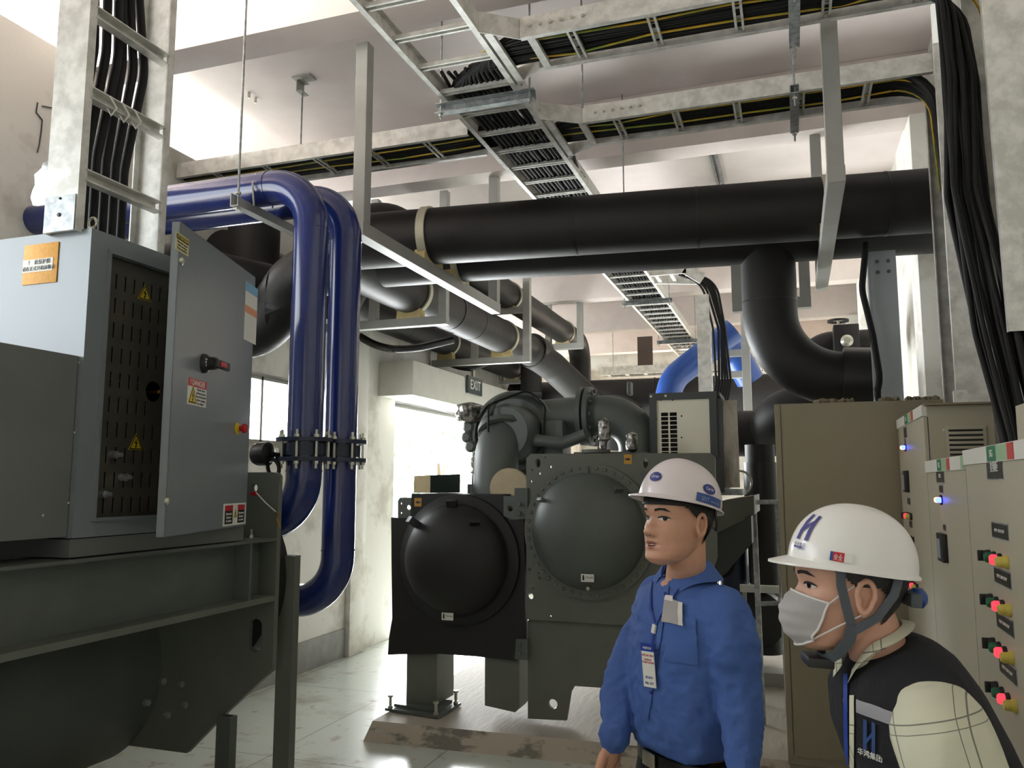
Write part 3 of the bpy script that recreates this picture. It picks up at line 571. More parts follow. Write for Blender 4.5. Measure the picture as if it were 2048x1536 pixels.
O(MB().cyl((a.x+.03, 3.42, a.z), (XA-.09, YA, a.z-.01), .012, 10), 'shaft', BLK, th); O(MB().ring((a.x+.06, 3.40, a.z-.07), (.3, 1, .2), .035, .05, .012, 24), 'handwheel', BLK, th)
# rod hung angle under the blue pipes
th = T('pipe_hanger', 'grey angle bracket on a threaded rod under the blue pipes', 'hanger')
a = at(476, 403, Y=3.36); xh = a.x
O(MB().extr([(-.025, -.035), (.025, -.035), (.025, -.03), (-.019, -.03), (-.019, .035), (-.025, .035)], (xh, 3.33, 3.118), (xh, 4.6, 3.118)), 'angle', STEELP, th, smooth=0)
b_ = at(490, 130, Y=3.36); O(MB().cyl((xh, 3.36, 3.08), (xh, 3.36, 4.85), .006, 10), 'threaded_rod', GALVD, th)
for z in (3.155, 3.07): O(MB().lathe([(.014, 0), (.014, .012)], (xh, 3.36, z), (0, 0, 1), 6), 'nut', ZINC, th)
O(MB().tube([(xh+.03, 3.45, 3.12), (xh+.03, YA-.088, 3.235), (xh+.03, YA-.06, 3.30), (xh+.03, YA, 3.329), (xh+.03, YA+.08, 3.28), (xh+.03, YA+.09, 3.16)], .005, 8), 'u_bolt', ZINC, th)
# small ceiling bracket with a rod, and two anchor bolts
a = at(605, 180, Z=4.75); th = T('ceiling_bracket', 'small grey steel bracket under the slab with a rod dropping from it', 'bracket')
O(MB().box((a.x-.07, a.y-.05, SL-.012), (a.x+.09, a.y+.05, SL)), 'plate', STEELP, th); O(MB().extr(chan(.05, .1, .006), (a.x, a.y-.05, 4.77), (a.x, a.y+.05, 4.77)), 'channel', STEELP, th, smooth=0)
O(MB().cyl((a.x, a.y, 4.0), (a.x, a.y, 4.75), .007, 8), 'threaded_rod', GALVD, th)
for k, (px, py) in enumerate(((498, 187), (511, 197))):
    a = at(px, py, Z=SL-.01); O(MB().cyl((a.x, a.y, SL-.05), (a.x, a.y, SL), .012, 8), 'anchor_bolt', ZINC, label='short rusty anchor bolt in the ceiling slab', cat='bolt', group='anchor bolts in the slab')
# fixture rail on the slab
a = at(1418, 308, Z=SL-.03); b_ = at(1432, 342, Z=SL-.03); th = T('ceiling_rail', 'short twin metal rail fixed under the slab at the centre right', 'rail')
for k in (0, .05): O(MB().box((a.x+k, a.y, SL-.05), (a.x+k+.025, a.y+.9, SL)), 'rail', GALVD, th)
# mounting bracket on the far beam and black brackets
a = at(1290, 705, Y=13.88); O(MB().box((a.x-.13, 13.88, a.z-.22), (a.x+.13, 13.905, a.z+.28)), 'steel_bracket', mat('brown_primer_steel', rgb(84, 70, 62), .6), label='brown drilled steel plate on the far beam', cat='bracket')
# black insulated pipes behind the cabinet at left
th = T('insulated_pipe', 'thick black insulated bend hanging behind the blue pipes, beside the open cabinet door', 'pipe')
Yl = 4.35; a = at(590, 560, Y=Yl); b_ = at(470, 655, Y=Yl)
O(MB().tube([(a.x+.30, Yl, 3.02), (a.x-.10, Yl, 3.0), (a.x-.10, Yl, 2.66), (b_.x-.3, Yl, 2.62)], .165, 36, True, .26, 10), 'insulation', FOAM, th, smooth=60)
th = T('insulated_pipe', 'black insulated pipe dropping from the ceiling run just left of the blue pipe bends', 'pipe')
Yl = 5.0; a = at(508, 480, Y=Yl); O(MB().tube([(a.x, Yl, 3.65), (a.x, Yl, 2.98), (-4.2, Yl, 2.9)], .19, 36, True, .2), 'insulation', FOAM, th, smooth=60)
th = T('insulated_pipe', 'black insulated pipe behind the open cabinet door, sloping to the wall', 'pipe')
a = at(322, 490, Y=4.0); b_ = at(560, 580, Y=4.7); O(MB().tube([(a.x-.2, 4.0, a.z-.35), (a.x, 4.0, a.z-.10), (b_.x, 4.7, b_.z+.02), (b_.x+.2, 4.75, b_.z-.2)], .14, 32, True, .2), 'insulation', FOAM, th, smooth=60)
cable([at(718, 672, Y=7.3), at(760, 697, Y=7.3), at(820, 700, Y=7.4), at(905, 680, Y=7.8)], .04, .6, 'thick grey sagging hose under the long pipes by the wall', None, FOAMS, 'flexible_conduit', 12)
cable([at(900, 727, Y=9.4), at(925, 738, Y=9.4), at(950, 736, Y=9.5), at(985, 720, Y=9.6)], .04, .6, 'short grey sagging hose above the exit sign', None, FOAMS, 'flexible_conduit', 12)
# far blue pipes
th = T('blue_water_pipe', 'bright blue pipe rising diagonally in front of the far drop ladder', 'pipe'); Yb = 9.4
P = [at(1335, 800, Y=Yb), at(1345, 757, Y=Yb), at(1440, 680, Y=Yb), at(1455, 668, Y=Yb+.2)]
O(MB().tube([P[0], P[1], P[2]+V((.15, .1, .12))], .15, 36, True, .35, 10), 'pipe', BLUEB, th, smooth=60)
th = T('blue_water_pipe', 'bright blue pipe bend arching beside the far drop ladder', 'pipe')
P = [at(1430, 715, Y=10.2), at(1455, 680, Y=10.2), at(1500, 760, Y=10.4)]
O(MB().tube([P[0], P[1], P[2]], .17, 32, True, .3, 10), 'pipe', BLUEB, th, smooth=60)
# exit sign on the lintel
a = at(948, 772, X=WX+.43); th = T('exit_sign', 'small dark exit sign on the lintel over the door', 'sign')
O(MB().box((WX+.42, a.y-.24, a.z-.11), (WX+.45, a.y+.24, a.z+.11)), 'sign_box', EXITM, th); txt('EXIT', .17, frame((WX+.452, a.y, a.z-.0), (0, 1, 0), (0, 0, 1)), WHT, th)
O(MB().box((WX+.40, a.y-.02, a.z+.1), (WX+.43, a.y+.02, a.z+.2)), 'bracket', ZINC, th)
# far wall: tray and cables, floor standing clutter
th = T('cable_tray', 'far galvanised cable tray in front of the back wall', 'cable tray'); ladder(th, (-3.4, 15.2, 3.78), (.4, 15.2, 3.78), .4, (0, 1, 0), .35, h=.16)
for x in (-3.2, -.6): O(MB().cyl((x, 15.2, 3.7), (x, 15.2, SL), .008, 8), 'threaded_rod', GALVD, th)
for k in range(4): cable([(-3.3, 15.08+.07*k, 3.74), (-1, 15.1+.07*k, 3.74), (.3, 15.08+.07*k, 3.74)], .02, 0, 'black cable in the far tray before the back wall', 'black cables in the far tray')
# ================================================================ near chiller and its open starter cabinet
CXF = -2.30
th = T('water_chiller', 'near dark grey water chiller at the left edge carrying the open cabinet', 'chiller')
nc = th
O(MB().extr([(-.11, .148), (.11, .148), (.11, .160), (-.11, .160)], (CXF-.10, .2, 1.265), (CXF-.10, 3.28, 1.265)), 'top_flange', CH, th, smooth=0)
O(MB().extr([(-.11, -.160), (.11, -.160), (.11, -.135), (-.11, -.135)], (CXF-.10, .2, 1.300), (CXF-.10, 3.28, 1.300)), 'bottom_flange', CHL, th, smooth=0)
O(MB().box((CXF-.10, .2, 1.155), (CXF-.085, 3.28, 1.42)), 'beam_web', CH, th, smooth=0)
O(MB().box((CXF-.09, 3.10, 1.165), (CXF+.0, 3.115, 1.412)), 'stiffener', CH, th, smooth=0)
# far tube sheet: plate facing the camera with holes and chamfered foot
def yframe(Y): return Matrix(((1, 0, 0, 0), (0, 0, -1, Y), (0, 1, 0, 0), (0, 0, 0, 1)))
out = [(-3.7, 1.73), (-2.325, 1.73), (-2.305, 1.725), (-2.293, 1.71), (-2.293, .83), (-2.56, .60), (-2.75, .42), (-3.7, .42)]
h1 = at(512, 976, Y=3.3); h2 = at(520, 1270, Y=3.3)
slot = [(h2.x-.035+.035*math.cos(a), h2.z+.03*math.sin(a)+(.045 if math.sin(a) > 0 else -.045)) for a in [2*pi*k/20+.01 for k in range(20)]]
slot = [(x+.02, z) for x, z in slot]
plate(out, [circ(h1.x, h1.z, .020), slot], yframe(3.30), .03, 'tube_sheet', CHL, th, smooth=30)
O(MB().cyl((-3.42, .3, .80), (-3.42, 3.29, .80), .50, 56), 'lower_shell', CH, th)
O(MB().cyl((-3.25, .3, 1.5), (-3.25, 3.29, 1.5), .32, 48), 'upper_shell', CH, th)
O(MB().cyl((-2.78, 3.31, 1.22), (-2.78, 3.42, 1.22), .47, 56), 'water_box', FOAM, th)
for k, (x, y, lbl) in enumerate(((455, 1410, 0),)):
    a = at(x, y, Y=3.25); O(MB().extr(chan(.075, .05, .008), (a.x, 3.25, .12), (a.x, 3.25, .62), (0, 1, 0)), 'leg', CH, th, smooth=0)
for p in ((378, 1090), (368, 1105), (20, 1100), (122, 1115), (160, 1110), (502, 1078), (523, 1076)):
    a = at(p[0], p[1]-2, Z=1.425); a.x = min(max(a.x, CXF-.16), CXF-.02)
    if p[0] in (378, 368): continue
    O(MB().cyl((a.x, a.y, 1.385), (a.x, a.y, 1.465), .007, 8).lathe([(.014, 0), (.014, .014)], (a.x, a.y, 1.426), (0, 0, 1), 6).lathe([(.014, 0), (.014, .013)], (a.x, a.y, 1.398), (0, 0, 1), 6), 'bolt', ZINC, th, smooth=30)
O(MB().lathe([(.30, 0), (.30, .015), (.27, .03), (.0, .05)], (CXF-.10, 1.3, .60), (1, 0, 0), 40), 'foot_flange', CH, th)
for (px, py) in ((322, 1362), (358, 1368), (290, 1405), (330, 1430), (365, 1410)):
    a = at(px, py, X=-2.37); bolt((a.x, a.y, a.z), (1, 0, 0), .014, .02, th, CH)
for y0 in (1.45, 1.7): O(MB().box((-2.40, y0, .12), (-2.385, y0+.012, .72)), 'gusset', CH, th, smooth=0)
O(MB().box((-2.6, 1.2, .12), (-2.36, 2.6, .46)), 'base_frame', CH, th, bevel=.01)
# loose cord and clip through the plate hole
th = T('tie_cord', 'thin pale cord with a brass clip hanging from the hole in the grey plate', 'cord')
a = at(512, 985, Y=3.27); b_ = at(552, 1024, Y=3.25); O(MB().tube([a, a.lerp(b_, .5)+V((0, 0, -.004)), b_], .003, 6), 'cord', WHT, th)
c = at(560, 1055, Y=3.25); O(MB().tube([b_, b_+V((.012, 0, -.01)), b_+V((.006, 0, -.035)), c], .005, 8), 'clip', BRASS, th)
a = at(508, 986, Y=3.275); O(MB().box((a.x-.02, a.y, a.z-.012), (a.x+.015, a.y+.006, a.z+.006)), 'red_tag', REDM, th)
# free standing channel post in front of the blue pipe
a = at(572, 1107, Y=3.4); O(MB().extr(chan(.085, .05, .008), (a.x+.01, 3.42, 0), (a.x+.01, 3.42, 1.335), (0, 1, 0)), 'channel_post', CHL, label='grey steel channel post standing in front of the lower blue pipe bend', cat='post', smooth=0)
# ---- starter cabinet
th = T('starter_cabinet', 'grey electrical cabinet on the near chiller with its door ajar', 'electrical cabinet')
sc_ = th; Y0, Y1, Z0, Z1 = 2.14, 3.04, 1.495, 2.57; XBK = -3.15; YO0, YO1 = 2.225, 2.93; ZO0, ZO1 = 1.56, 2.50
cb = MB()
cb.box((XBK, Y0, Z0), (XBK+.01, Y1, Z1)).box((XBK+.01, Y0, Z0), (CXF-.02, Y0+.01, Z1)).box((XBK+.01, Y1-.01, Z0), (CXF-.02, Y1, Z1)).box((XBK+.01, Y0+.01, Z1-.01), (CXF-.02, Y1-.01, Z1)).box((XBK+.01, Y0+.01, Z0), (CXF-.02, Y1-.01, Z0+.01))
cb.box((CXF-.02, Y0, Z0), (CXF, YO0, Z1)).box((CXF-.02, YO1, Z0), (CXF, Y1, Z1)).box((CXF-.02, YO0, ZO1), (CXF, YO1, Z1)).box((CXF-.02, YO0, Z0), (CXF, YO1, ZO0))
cb.box((CXF, YO0-.012, ZO0-.012), (CXF+.012, YO0, ZO1+.012)).box((CXF, YO0, ZO1), (CXF+.012, YO1, ZO1+.012)).box((CXF, YO0, ZO0-.012), (CXF+.012, YO1, ZO0))
O(cb, 'body', CABG, th, smooth=0)
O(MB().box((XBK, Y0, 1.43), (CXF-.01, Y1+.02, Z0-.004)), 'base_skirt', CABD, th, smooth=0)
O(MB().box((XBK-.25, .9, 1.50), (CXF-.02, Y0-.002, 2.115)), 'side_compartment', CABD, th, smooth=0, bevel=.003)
for px, py in ((158, 726), (149, 865), (137, 1006), (86, 1031)):
    a = at(px, py, X=CXF-.02); O(MB().lathe([(.0045, 0), (.0045, .002), (.002, .004)], (CXF-.02, a.y, a.z), (1, 0, 0), 12), 'screw', ZINC, th)
# perforated guard panel: slots are cut through
hs = []; Yw = YO1-YO0; 
rows = 10; cols = 16
for i in range(rows):
    for k in range(cols):
        y = YO0+.02+k*(Yw-.05)/(cols-1); z = ZO0+.04+i*.0905
        if i in (4,) and k > 5: continue
        if (y-2.50)**2+(z-2.03)**2 < .055**2: continue
        hs.append([(y-.0035, z-.028), (y+.0035, z-.028), (y+.0035, z+.028), (y-.0035, z+.028)])
hs.append(circ(2.50, 2.03, .040, 24))
gp = plate([(YO0, ZO0), (YO1, ZO0), (YO1, ZO1), (YO0, ZO1)], hs, Matrix(((0, 0, 1, CXF-.028), (1, 0, 0, 0), (0, 1, 0, 0), (0, 0, 0, 1))), .003, 'guard_panel', MESHM, th, smooth=0)
for z, l in ((2.035, .10), (2.07, .05), (2.0, .05)): O(MB().box((CXF-.14, 2.32, z-.004), (CXF-.125, 2.32+l+.16, z+.004)), 'busbar', BRASS, th, smooth=0)
O(MB().cyl((CXF-.15, 2.52, 2.03), (CXF-.02, 2.52, 2.03), .006, 10).ell((CXF-.018, 2.52, 2.03), (.008, .008, .008), 8), 'door_shaft', BRASS, th)
for y, z in ((2.27, 1.64), (2.31, 1.78), (2.36, 1.70)): O(MB().lathe([(.014, 0), (.014, .03), (.008, .03), (.008, .05)], (CXF-.026, y, z), (1, 0, 0), 10), 'terminal', GALVD, th)
O(MB().box((XBK+.05, Y0+.05, Z0+.05), (CXF-.2, Y1-.05, Z1-.05)), 'switchgear', DARK, th, smooth=0)
def warn(c, n, s, parent, up=(0, 0, 1)):                   # yellow warning triangle with a lightning bolt
    M = quadframe(c, n, up); tri = [(0, .62), (-.56, -.38), (.56, -.38)]; f = lambda k, pts, z: [M @ V((x*s*k, (y+.03)*s*k, z)) for x, y in pts]
    w_ = O(MB().prism(f(1.0, tri, .0), M.to_3x3() @ V((0, 0, .0012))), 'warning_label', YLB, parent, smooth=0)
    O(MB().add(sum([[M @ V((x*s*k_, (y+.03)*s*k_, .0016)) for x, y in tri] for k_ in (.93, .74)], []), [(0, 1, 4, 3), (1, 2, 5, 4), (2, 0, 3, 5)]), 'border', BLK, w_, smooth=0)
    zz = [(.06, .36), (-.14, .02), (.0, .04), (-.04, -.12), (-.1, -.1), (.0, -.28), (.08, -.06), (.03, -.08), (.14, .12), (.02, .1)]
    O(MB().prism([M @ V((x*s, y*s, .0014)) for x, y in zz], M.to_3x3() @ V((0, 0, .0004))), 'symbol', BLK, w_, smooth=0)
for px, py in ((290, 589), (272, 888)):
    a = at(px, py, X=CXF-.025); warn((CXF-.0262, a.y, a.z), (1, 0, 0), .062, th)
for (x, y) in ((CXF-.03, Y0+.03), (CXF-.62, Y0+.02), (CXF-.03, Y1-.04)):
    O(MB().tube([(x+.018*math.cos(a), y, Z1+.03+.018*math.sin(a)) for a in [2*pi*k/16 for k in range(17)]], .005, 8, False).cyl((x, y, Z1), (x, y, Z1+.014), .01, 12), 'eye_bolt', ZINC, th)
# note taped to the cabinet side
nl = at(51, 492, Y=Y0); nr = at(119, 487, Y=Y0); nb = at(48, 571, Y=Y0)
cx = (nl.x+nr.x)/2; wz = nl.z-nb.z; ww = nr.x-nl.x; cz = (nl.z+nb.z)/2
n_ = O(MB().box((cx-ww/2, Y0-.004, cz-wz/2), (cx+ww/2, Y0-.0005, cz+wz/2)), 'taped_note', ORG, th, bevel=.001, label='orange tape patch with a printed white strip')
O(MB().box((cx-ww/2, Y0-.0055, cz-wz*.20), (cx+ww*.38, Y0-.004, cz+wz*.12)), 'paper_strip', WHT, n_, smooth=0)
txt('！  此保护膜', wz*.13, frame((cx-.002, Y0-.006, cz+wz*.035), (1, 0, 0), (0, 0, 1)), BLK, n_); txt('请在正式开机前撕去', wz*.115, frame((cx-.004, Y0-.006, cz-wz*.12), (1, 0, 0), (0, 0, 1)), BLK, n_)
# door, swung out about eighteen degrees
Hp = V((CXF+.012, 3.045, 0)); dd = V((-math.sin(math.radians(17.7)), math.cos(math.radians(17.7)), 0)); W_ = .80; nrm = V((dd.y, -dd.x, 0)); Dz0, Dz1 = 1.495, 2.61
Np = Hp-dd*W_
dM = Matrix(((dd.x, 0, nrm.x, Np.x), (dd.y, 0, nrm.y, Np.y), (0, 1, 0, 0), (0, 0, 0, 1)))    # (along door, up, outward)
def dbox(x0, z0, n0, x1, z1, n1): return MB().box((x0, z0, n0), (x1, z1, n1)).xf(dM)
dmb = MB().box((0, Dz0, -.002), (W_, Dz1, 0)).box((0, Dz0, -.03), (.002, Dz1, 0)).box((W_-.002, Dz0, -.03), (W_, Dz1, 0)).box((0, Dz0, -.03), (W_, Dz0+.002, 0)).box((0, Dz1-.002, -.03), (W_, Dz1, 0)).box((0, Dz0, -.03), (.02, Dz1, -.028)).xf(dM)
door = O(dmb, 'door', CABG, th, smooth=0)
def dpt(px, py):                                           # pixel ray onto the door plane -> (along, up)
    r = ray(px, py); o = V((0, 0, EYE)); t = (Np-o).dot(nrm)/r.dot(nrm); p = o+r*t; return (p-Np).dot(dd), p.z
def drect(x0, y0, x1, y1, nm, m, h=.0012, parent=door, n0=0.0, **k):
    a, za = dpt(x0, y0); b_, zb = dpt(x1, y1); return O(dbox(a, min(za, zb), n0, b_, max(za, zb), n0+h), nm, m, parent, smooth=0, **k), (a, b_, min(za, zb), max(za, zb))
def dtxt(s, size, x, z, m=BLK, n0=.0016, parent=None): return txt(s, size, frame(dM @ V((x, z, n0)), dd, (0, 0, 1)), m, parent)
l, q = drect(352, 462, 376, 514, 'instruction_label', mat('pale_yellow_label', rgb(206, 200, 150), .5)); w_ = q[1]-q[0]; hh = q[3]-q[2]
O(dbox(q[0]+.004, q[3]-hh*.36, .0012, q[1]-.004, q[3]-hh*.08, .0018), 'heading_block', BLK, l, smooth=0); dtxt('ATTENTION', w_*.15, (q[0]+q[1])/2, q[3]-hh*.22, YLB, .002, l)
dtxt('Disconnect power\nbefore servicing.\nRead manual first.', w_*.105, (q[0]+q[1])/2, q[2]+hh*.33, BLK, .0014, l)
for px, py in ((361, 522), (332, 1003)):
    a, z = dpt(px, py); O(MB().lathe([(.014, 0), (.014, .006), (.008, .012)], dM @ V((a, z, 0)), nrm, 20), 'quarter_turn_lock', ZINC, door)
a, z = dpt(407, 727)
hd = O(MB().lathe([(.038, 0), (.036, .012), (.026, .022), (.024, .05)], dM @ V((a, z, 0)), nrm, 32), 'isolator_switch', BLK, door)
O(dbox(a-.02, z-.016, .045, a+.115, z+.016, .062), 'handle', BLK, hd, bevel=.004); O(dbox(a+.01, z-.010, .062, a+.07, z+.010, .066), 'red_insert', REDM, hd, bevel=.002)
dtxt('ON\nOFF\nO', .011, a-.03, z, WHT, .023, hd)
l, q = drect(376, 754, 411, 816, 'danger_label', WHT); w_ = q[1]-q[0]; hh = q[3]-q[2]
O(dbox(q[0], q[3]-hh*.30, .0012, q[1], q[3], .0017), 'heading_block', REDM, l, smooth=0); dtxt('! DANGER', w_*.17, (q[0]+q[1])/2, q[3]-hh*.15, WHT, .002, l)
dtxt('Electric shock\nand burn hazard.\nTurn off all power\nbefore opening\nthe cabinet.', w_*.075, q[0]+w_*.70, q[2]+hh*.36, BLK, .0014, l); warn(dM @ V((q[0]+w_*.26, q[2]+hh*.30, .0014)), nrm, w_*.40, door)
l, q = drect(447, 1008, 490, 1047, 'caution_label', WHT); w_ = q[1]-q[0]; hh = q[3]-q[2]
for f0, f1, s in ((.06, .40, 'DANGER'), (.62, .94, 'DANGER')):
    O(dbox(q[0]+w_*f0, q[2]+hh*.08, .0012, q[0]+w_*f1, q[3]-hh*.08, .0016), 'text_block', BLK, l, smooth=0)
    O(dbox(q[0]+w_*f0, q[3]-hh*.32, .0016, q[0]+w_*f1, q[3]-hh*.08, .0019), 'heading_block', REDM, l, smooth=0); dtxt('Disconnect\nall power\nto service', w_*.055, q[0]+w_*(f0+f1)/2, q[2]+hh*.38, WHT, .0018, l)
warn(dM @ V((q[0]+w_*.51, q[2]+hh*.5, .0012)), nrm, w_*.14, door)
a, z = dpt(474, 857); e = O(MB().lathe([(.026, 0), (.026, .003), (.014, .004), (.014, .012)], dM @ V((a, z, 0)), nrm, 28), 'emergency_stop', YLB, door, label='red mushroom stop button on a yellow ring')
O(MB().lathe([(.012, .010), (.012, .024), (.020, .026), (.021, .036), (.016, .042)], dM @ V((a, z, 0)), nrm, 28), 'button_head', REDM, e)
l, q = drect(492, 562, 511, 690, 'notice_sheet', WHT, .001); q0 = q; hh = q[3]-q[2]
O(dbox(q[0], q[3]-hh*.16, .001, q[1], q[3], .0015), 'blue_heading', mat('pale_blue_print', rgb(120, 176, 210), .5), l, smooth=0); O(dbox(q[0], q[2]+hh*.47, .001, q[1], q[2]+hh*.60, .0015), 'orange_band', mat('pale_orange_print', rgb(222, 150, 110), .5), l, smooth=0)
# ================================================================ far chiller
YP = 5.30; th = T('water_chiller', 'far dark grey water chiller in the centre with two domed water boxes facing out', 'chiller')
fc = th; P = lambda px, py, Y=YP: (at(px, py, Y=Y).x, at(px, py, Y=Y).z)
cx_, cz_ = P(1180, 1061); Rd = .378
o0 = P(1054, 908); o1 = P(1430, 906); o2 = P(1430, 1120); o3 = P(1375, 1190); o4 = P(1050, 1238)
out = rrect(o0[0], o4[1], o1[0], o0[1], .035, 4)
out = [p for p in out if not (p[0] > o2[0]-.06 and p[1] < o2[1])]
i0 = max(range(len(out)), key=lambda i: 0)
# chamfer the lower right corner
out = [(x, z) for x, z in rrect(o0[0], o4[1], o1[0], o0[1], .035, 4) if not (x > 0.5*(o0[0]+o1[0]) and z < .5*(o0[1]+o4[1]))]
out += [(o1[0], o2[1]+.06), (o1[0]-.18, o4[1]+.06)][::-1] if out[-1][0] < out[0][0] else []
def hole_px(px, py, r, ry=None): x, z = P(px, py); return circ(x, z, r, 18, ry)
HL = [hole_px(1077, 926, .019, .032), hole_px(1102, 934, .011), hole_px(1080, 947, .011), hole_px(1092, 915, .006), hole_px(1063, 963, .010), hole_px(1066, 940, .007), hole_px(1291, 926, .020, .034), hole_px(1342, 926, .012, .03), hole_px(1062, 1192, .022),
      hole_px(1080, 1145, .011), hole_px(1070, 1128, .009), hole_px(1061, 1138, .012), hole_px(1082, 1155, .012), hole_px(1054+14, 1176, .006), hole_px(1102, 1232, .008), hole_px(1287, 946, .008)]
ol = [(o0[0], o4[1]), (o1[0]-.16, o4[1]), (o1[0], o2[1]+.02), (o1[0], o1[1]-.03), (o1[0]-.03, o1[1]), (o0[0]+.03, o0[1]), (o0[0], o0[1]-.03)]
plate(ol, HL, yframe(YP), .035, 'tube_sheet', CHL, th, smooth=30)
dome = lambda cx, cz, R_, bulge, yb: MB().lathe([(R_*math.cos(a), bulge*math.sin(a)) for a in [pi/2*k/14 for k in range(15)]], (cx, yb, cz), (0, -1, 0), 64)
O(MB().ring((cx_, YP-.018, cz_), (0, -1, 0), Rd-.01, Rd+.060, .03, 72), 'flange_ring', CHL, th)
wb = O(dome(cx_, cz_, Rd, .21, YP-.045), 'water_box', CH, th, smooth=60)
O(MB().cyl((cx_, YP-.02, cz_), (cx_, YP-.06, cz_), Rd, 64), 'dome_rim', CH, th)
for k in range(44):
    a_ = 2*pi*k/44; x = cx_+(Rd+.034)*math.cos(a_); z = cz_+(Rd+.034)*math.sin(a_); bolt((x, YP-.046, z), (0, -1, 0), .013, .012, th, CHL)
def lug(cx, cz, R_, bulge, yb, ang, rad, m, par, big=1):
    x, z = cx+rad*math.cos(ang), cz+rad*math.sin(ang); y = yb-bulge*math.sqrt(max(0, 1-(rad/R_)**2))
    nrm_ = V((rad*math.cos(ang)/R_**2, -(yb-y)/bulge**2*1.0 if bulge else 0, rad*math.sin(ang)/R_**2)).normalized(); nrm_ = V((nrm_.x, -abs(nrm_.y), nrm_.z)).normalized()
    c = V((x, y, z)); O(MB().box((-.012*big, -.028*big, -.02), (.012*big, .028*big, .035*big)).xf(Matrix.Translation(c) @ nrm_.to_track_quat('Z', 'X').to_matrix().to_4x4()), 'lifting_lug', m, par, bevel=.004)
lug(cx_, cz_, Rd, .21, YP-.045, math.radians(145), .34, CH, wb); lug(cx_, cz_, Rd, .21, YP-.045, math.radians(50), .34, CH, wb); lug(cx_, cz_, Rd, .21, YP-.045, math.radians(90), .39, CH, wb, .7)
a = at(1178, 1176, Y=YP-.12); O(MB().cyl((a.x, YP-.04, a.z), (a.x, a.y-.03, a.z), .012, 12), 'drain_plug', ZINC, wb)
def tag_on(px, py, Y, par):
    a = at(px, py, Y=Y); s = .042; o = O(MB().box((a.x-s, Y-.002, a.z-s*.58), (a.x+s, Y, a.z+s*.58)), 'drain_label', WHT, par, smooth=0)
    O(MB().prism([(a.x-s*.75, Y-.003, a.z+s*.4), (a.x-s*.5, Y-.003, a.z+s*.4), (a.x-s*.5, Y-.003, a.z-s*.1), (a.x-s*.4, Y-.003, a.z-s*.1), (a.x-s*.62, Y-.003, a.z-s*.45), (a.x-s*.85, Y-.003, a.z-s*.1), (a.x-s*.75, Y-.003, a.z-s*.1)], (0, .001, 0)), 'arrow', BLK, o, smooth=0)
    txt('Vacuum', .016, frame((a.x+.012, Y-.0025, a.z+.004), (1, 0, 0), (0, 0, 1)), BLK, o)
tag_on(1175, 1156, YP-.205, wb)
# insulated left water box
dx, dz = P(921, 1118); Rk = .375
random.seed(2)
xs0, zt = P(786, 987); xs1, zb = P(1045, 1322); xm0 = P(825, 987)[0]; xm1 = P(1010, 987)[0]; zm = P(800, 1035)[1]; zb0 = P(785, 1310)[1]
ol = [(xs0-.01, zb0), (xs0+.02, zb0+.25), (xs0, zm), (xm0, zm), (xm0, zt), (xm1, zt), (xm1, zt-.08), (xm1+.04, zm), (xs1+.02, zm), (xs1+.02, zb+.04), (xs1-.04, zb-.0), (-2.35, zb+.015)]
ol = [(x+random.uniform(-.005, .005), z+random.uniform(-.005, .005)) for i in range(len(ol)) for f in (0, .5) for x, z in [((1-f)*ol[i][0]+f*ol[(i+1) % len(ol)][0], (1-f)*ol[i][1]+f*ol[(i+1) % len(ol)][1])]]
plate(ol, [], yframe(YP+.01), .07, 'insulated_tube_sheet', FOAM, th, smooth=30)
O(MB().lathe([(Rk+.07, 0), (Rk+.065, .03), (Rk+.01, .05), (Rk, .06)]+[(Rk*math.cos(a), .06+.19*math.sin(a)) for a in [pi/2*k/14 for k in range(1, 15)]], (dx, YP-.02, dz), (0, -1, 0), 64), 'insulated_water_box', FOAM, th, smooth=60)
lug(dx, dz, Rk, .19, YP-.08, math.radians(139), .36, FOAM, th, 2.0); lug(dx, dz, Rk, .19, YP-.08, math.radians(92), .365, FOAM, th, 1.3); lug(dx, dz, Rk, .19, YP-.08, math.radians(55), .31, FOAM, th, 1.2)
tag_on(895, 1233, YP-.16, th)
# lug plates and bolted brackets between the vessels
def pplate(pts, holes, Y, nm, m=CHL, t=.02, par=th): return plate([P(*p, Y) for p in pts], [circ(*P(x, y, Y), r) for x, y, r in holes], yframe(Y), t, nm, m, par, smooth=30)
pplate([(797, 1038), (797, 1002), (801, 995), (826, 995), (826, 1038)], [(803, 1007, .008), (803, 1026, .008), (818, 1015, .018)], YP+.03, 'lug_plate')
pplate([(1008, 1032), (1008, 992), (1030, 992), (1030, 976), (1056, 976), (1056, 1038), (1022, 1038)], [(1021, 1017, .02)], YP-.03, 'bracket_plate', CH)
pplate([(1033, 1278), (1056, 1278), (1056, 1320), (1030, 1318)], [], YP-.05, 'bracket_plate', CH)
for p in ((1038, 1008), (1038, 1027), (1039, 1289), (1039, 1307)): a = at(*p, Y=YP-.06); bolt((a.x, a.y, a.z), (0, -1, 0), .017, .012, th, CH)
bolt((P(1289, 948)[0], YP-.018, P(1289, 948)[1]), (0, -1, 0), .024, .01, th, CH)
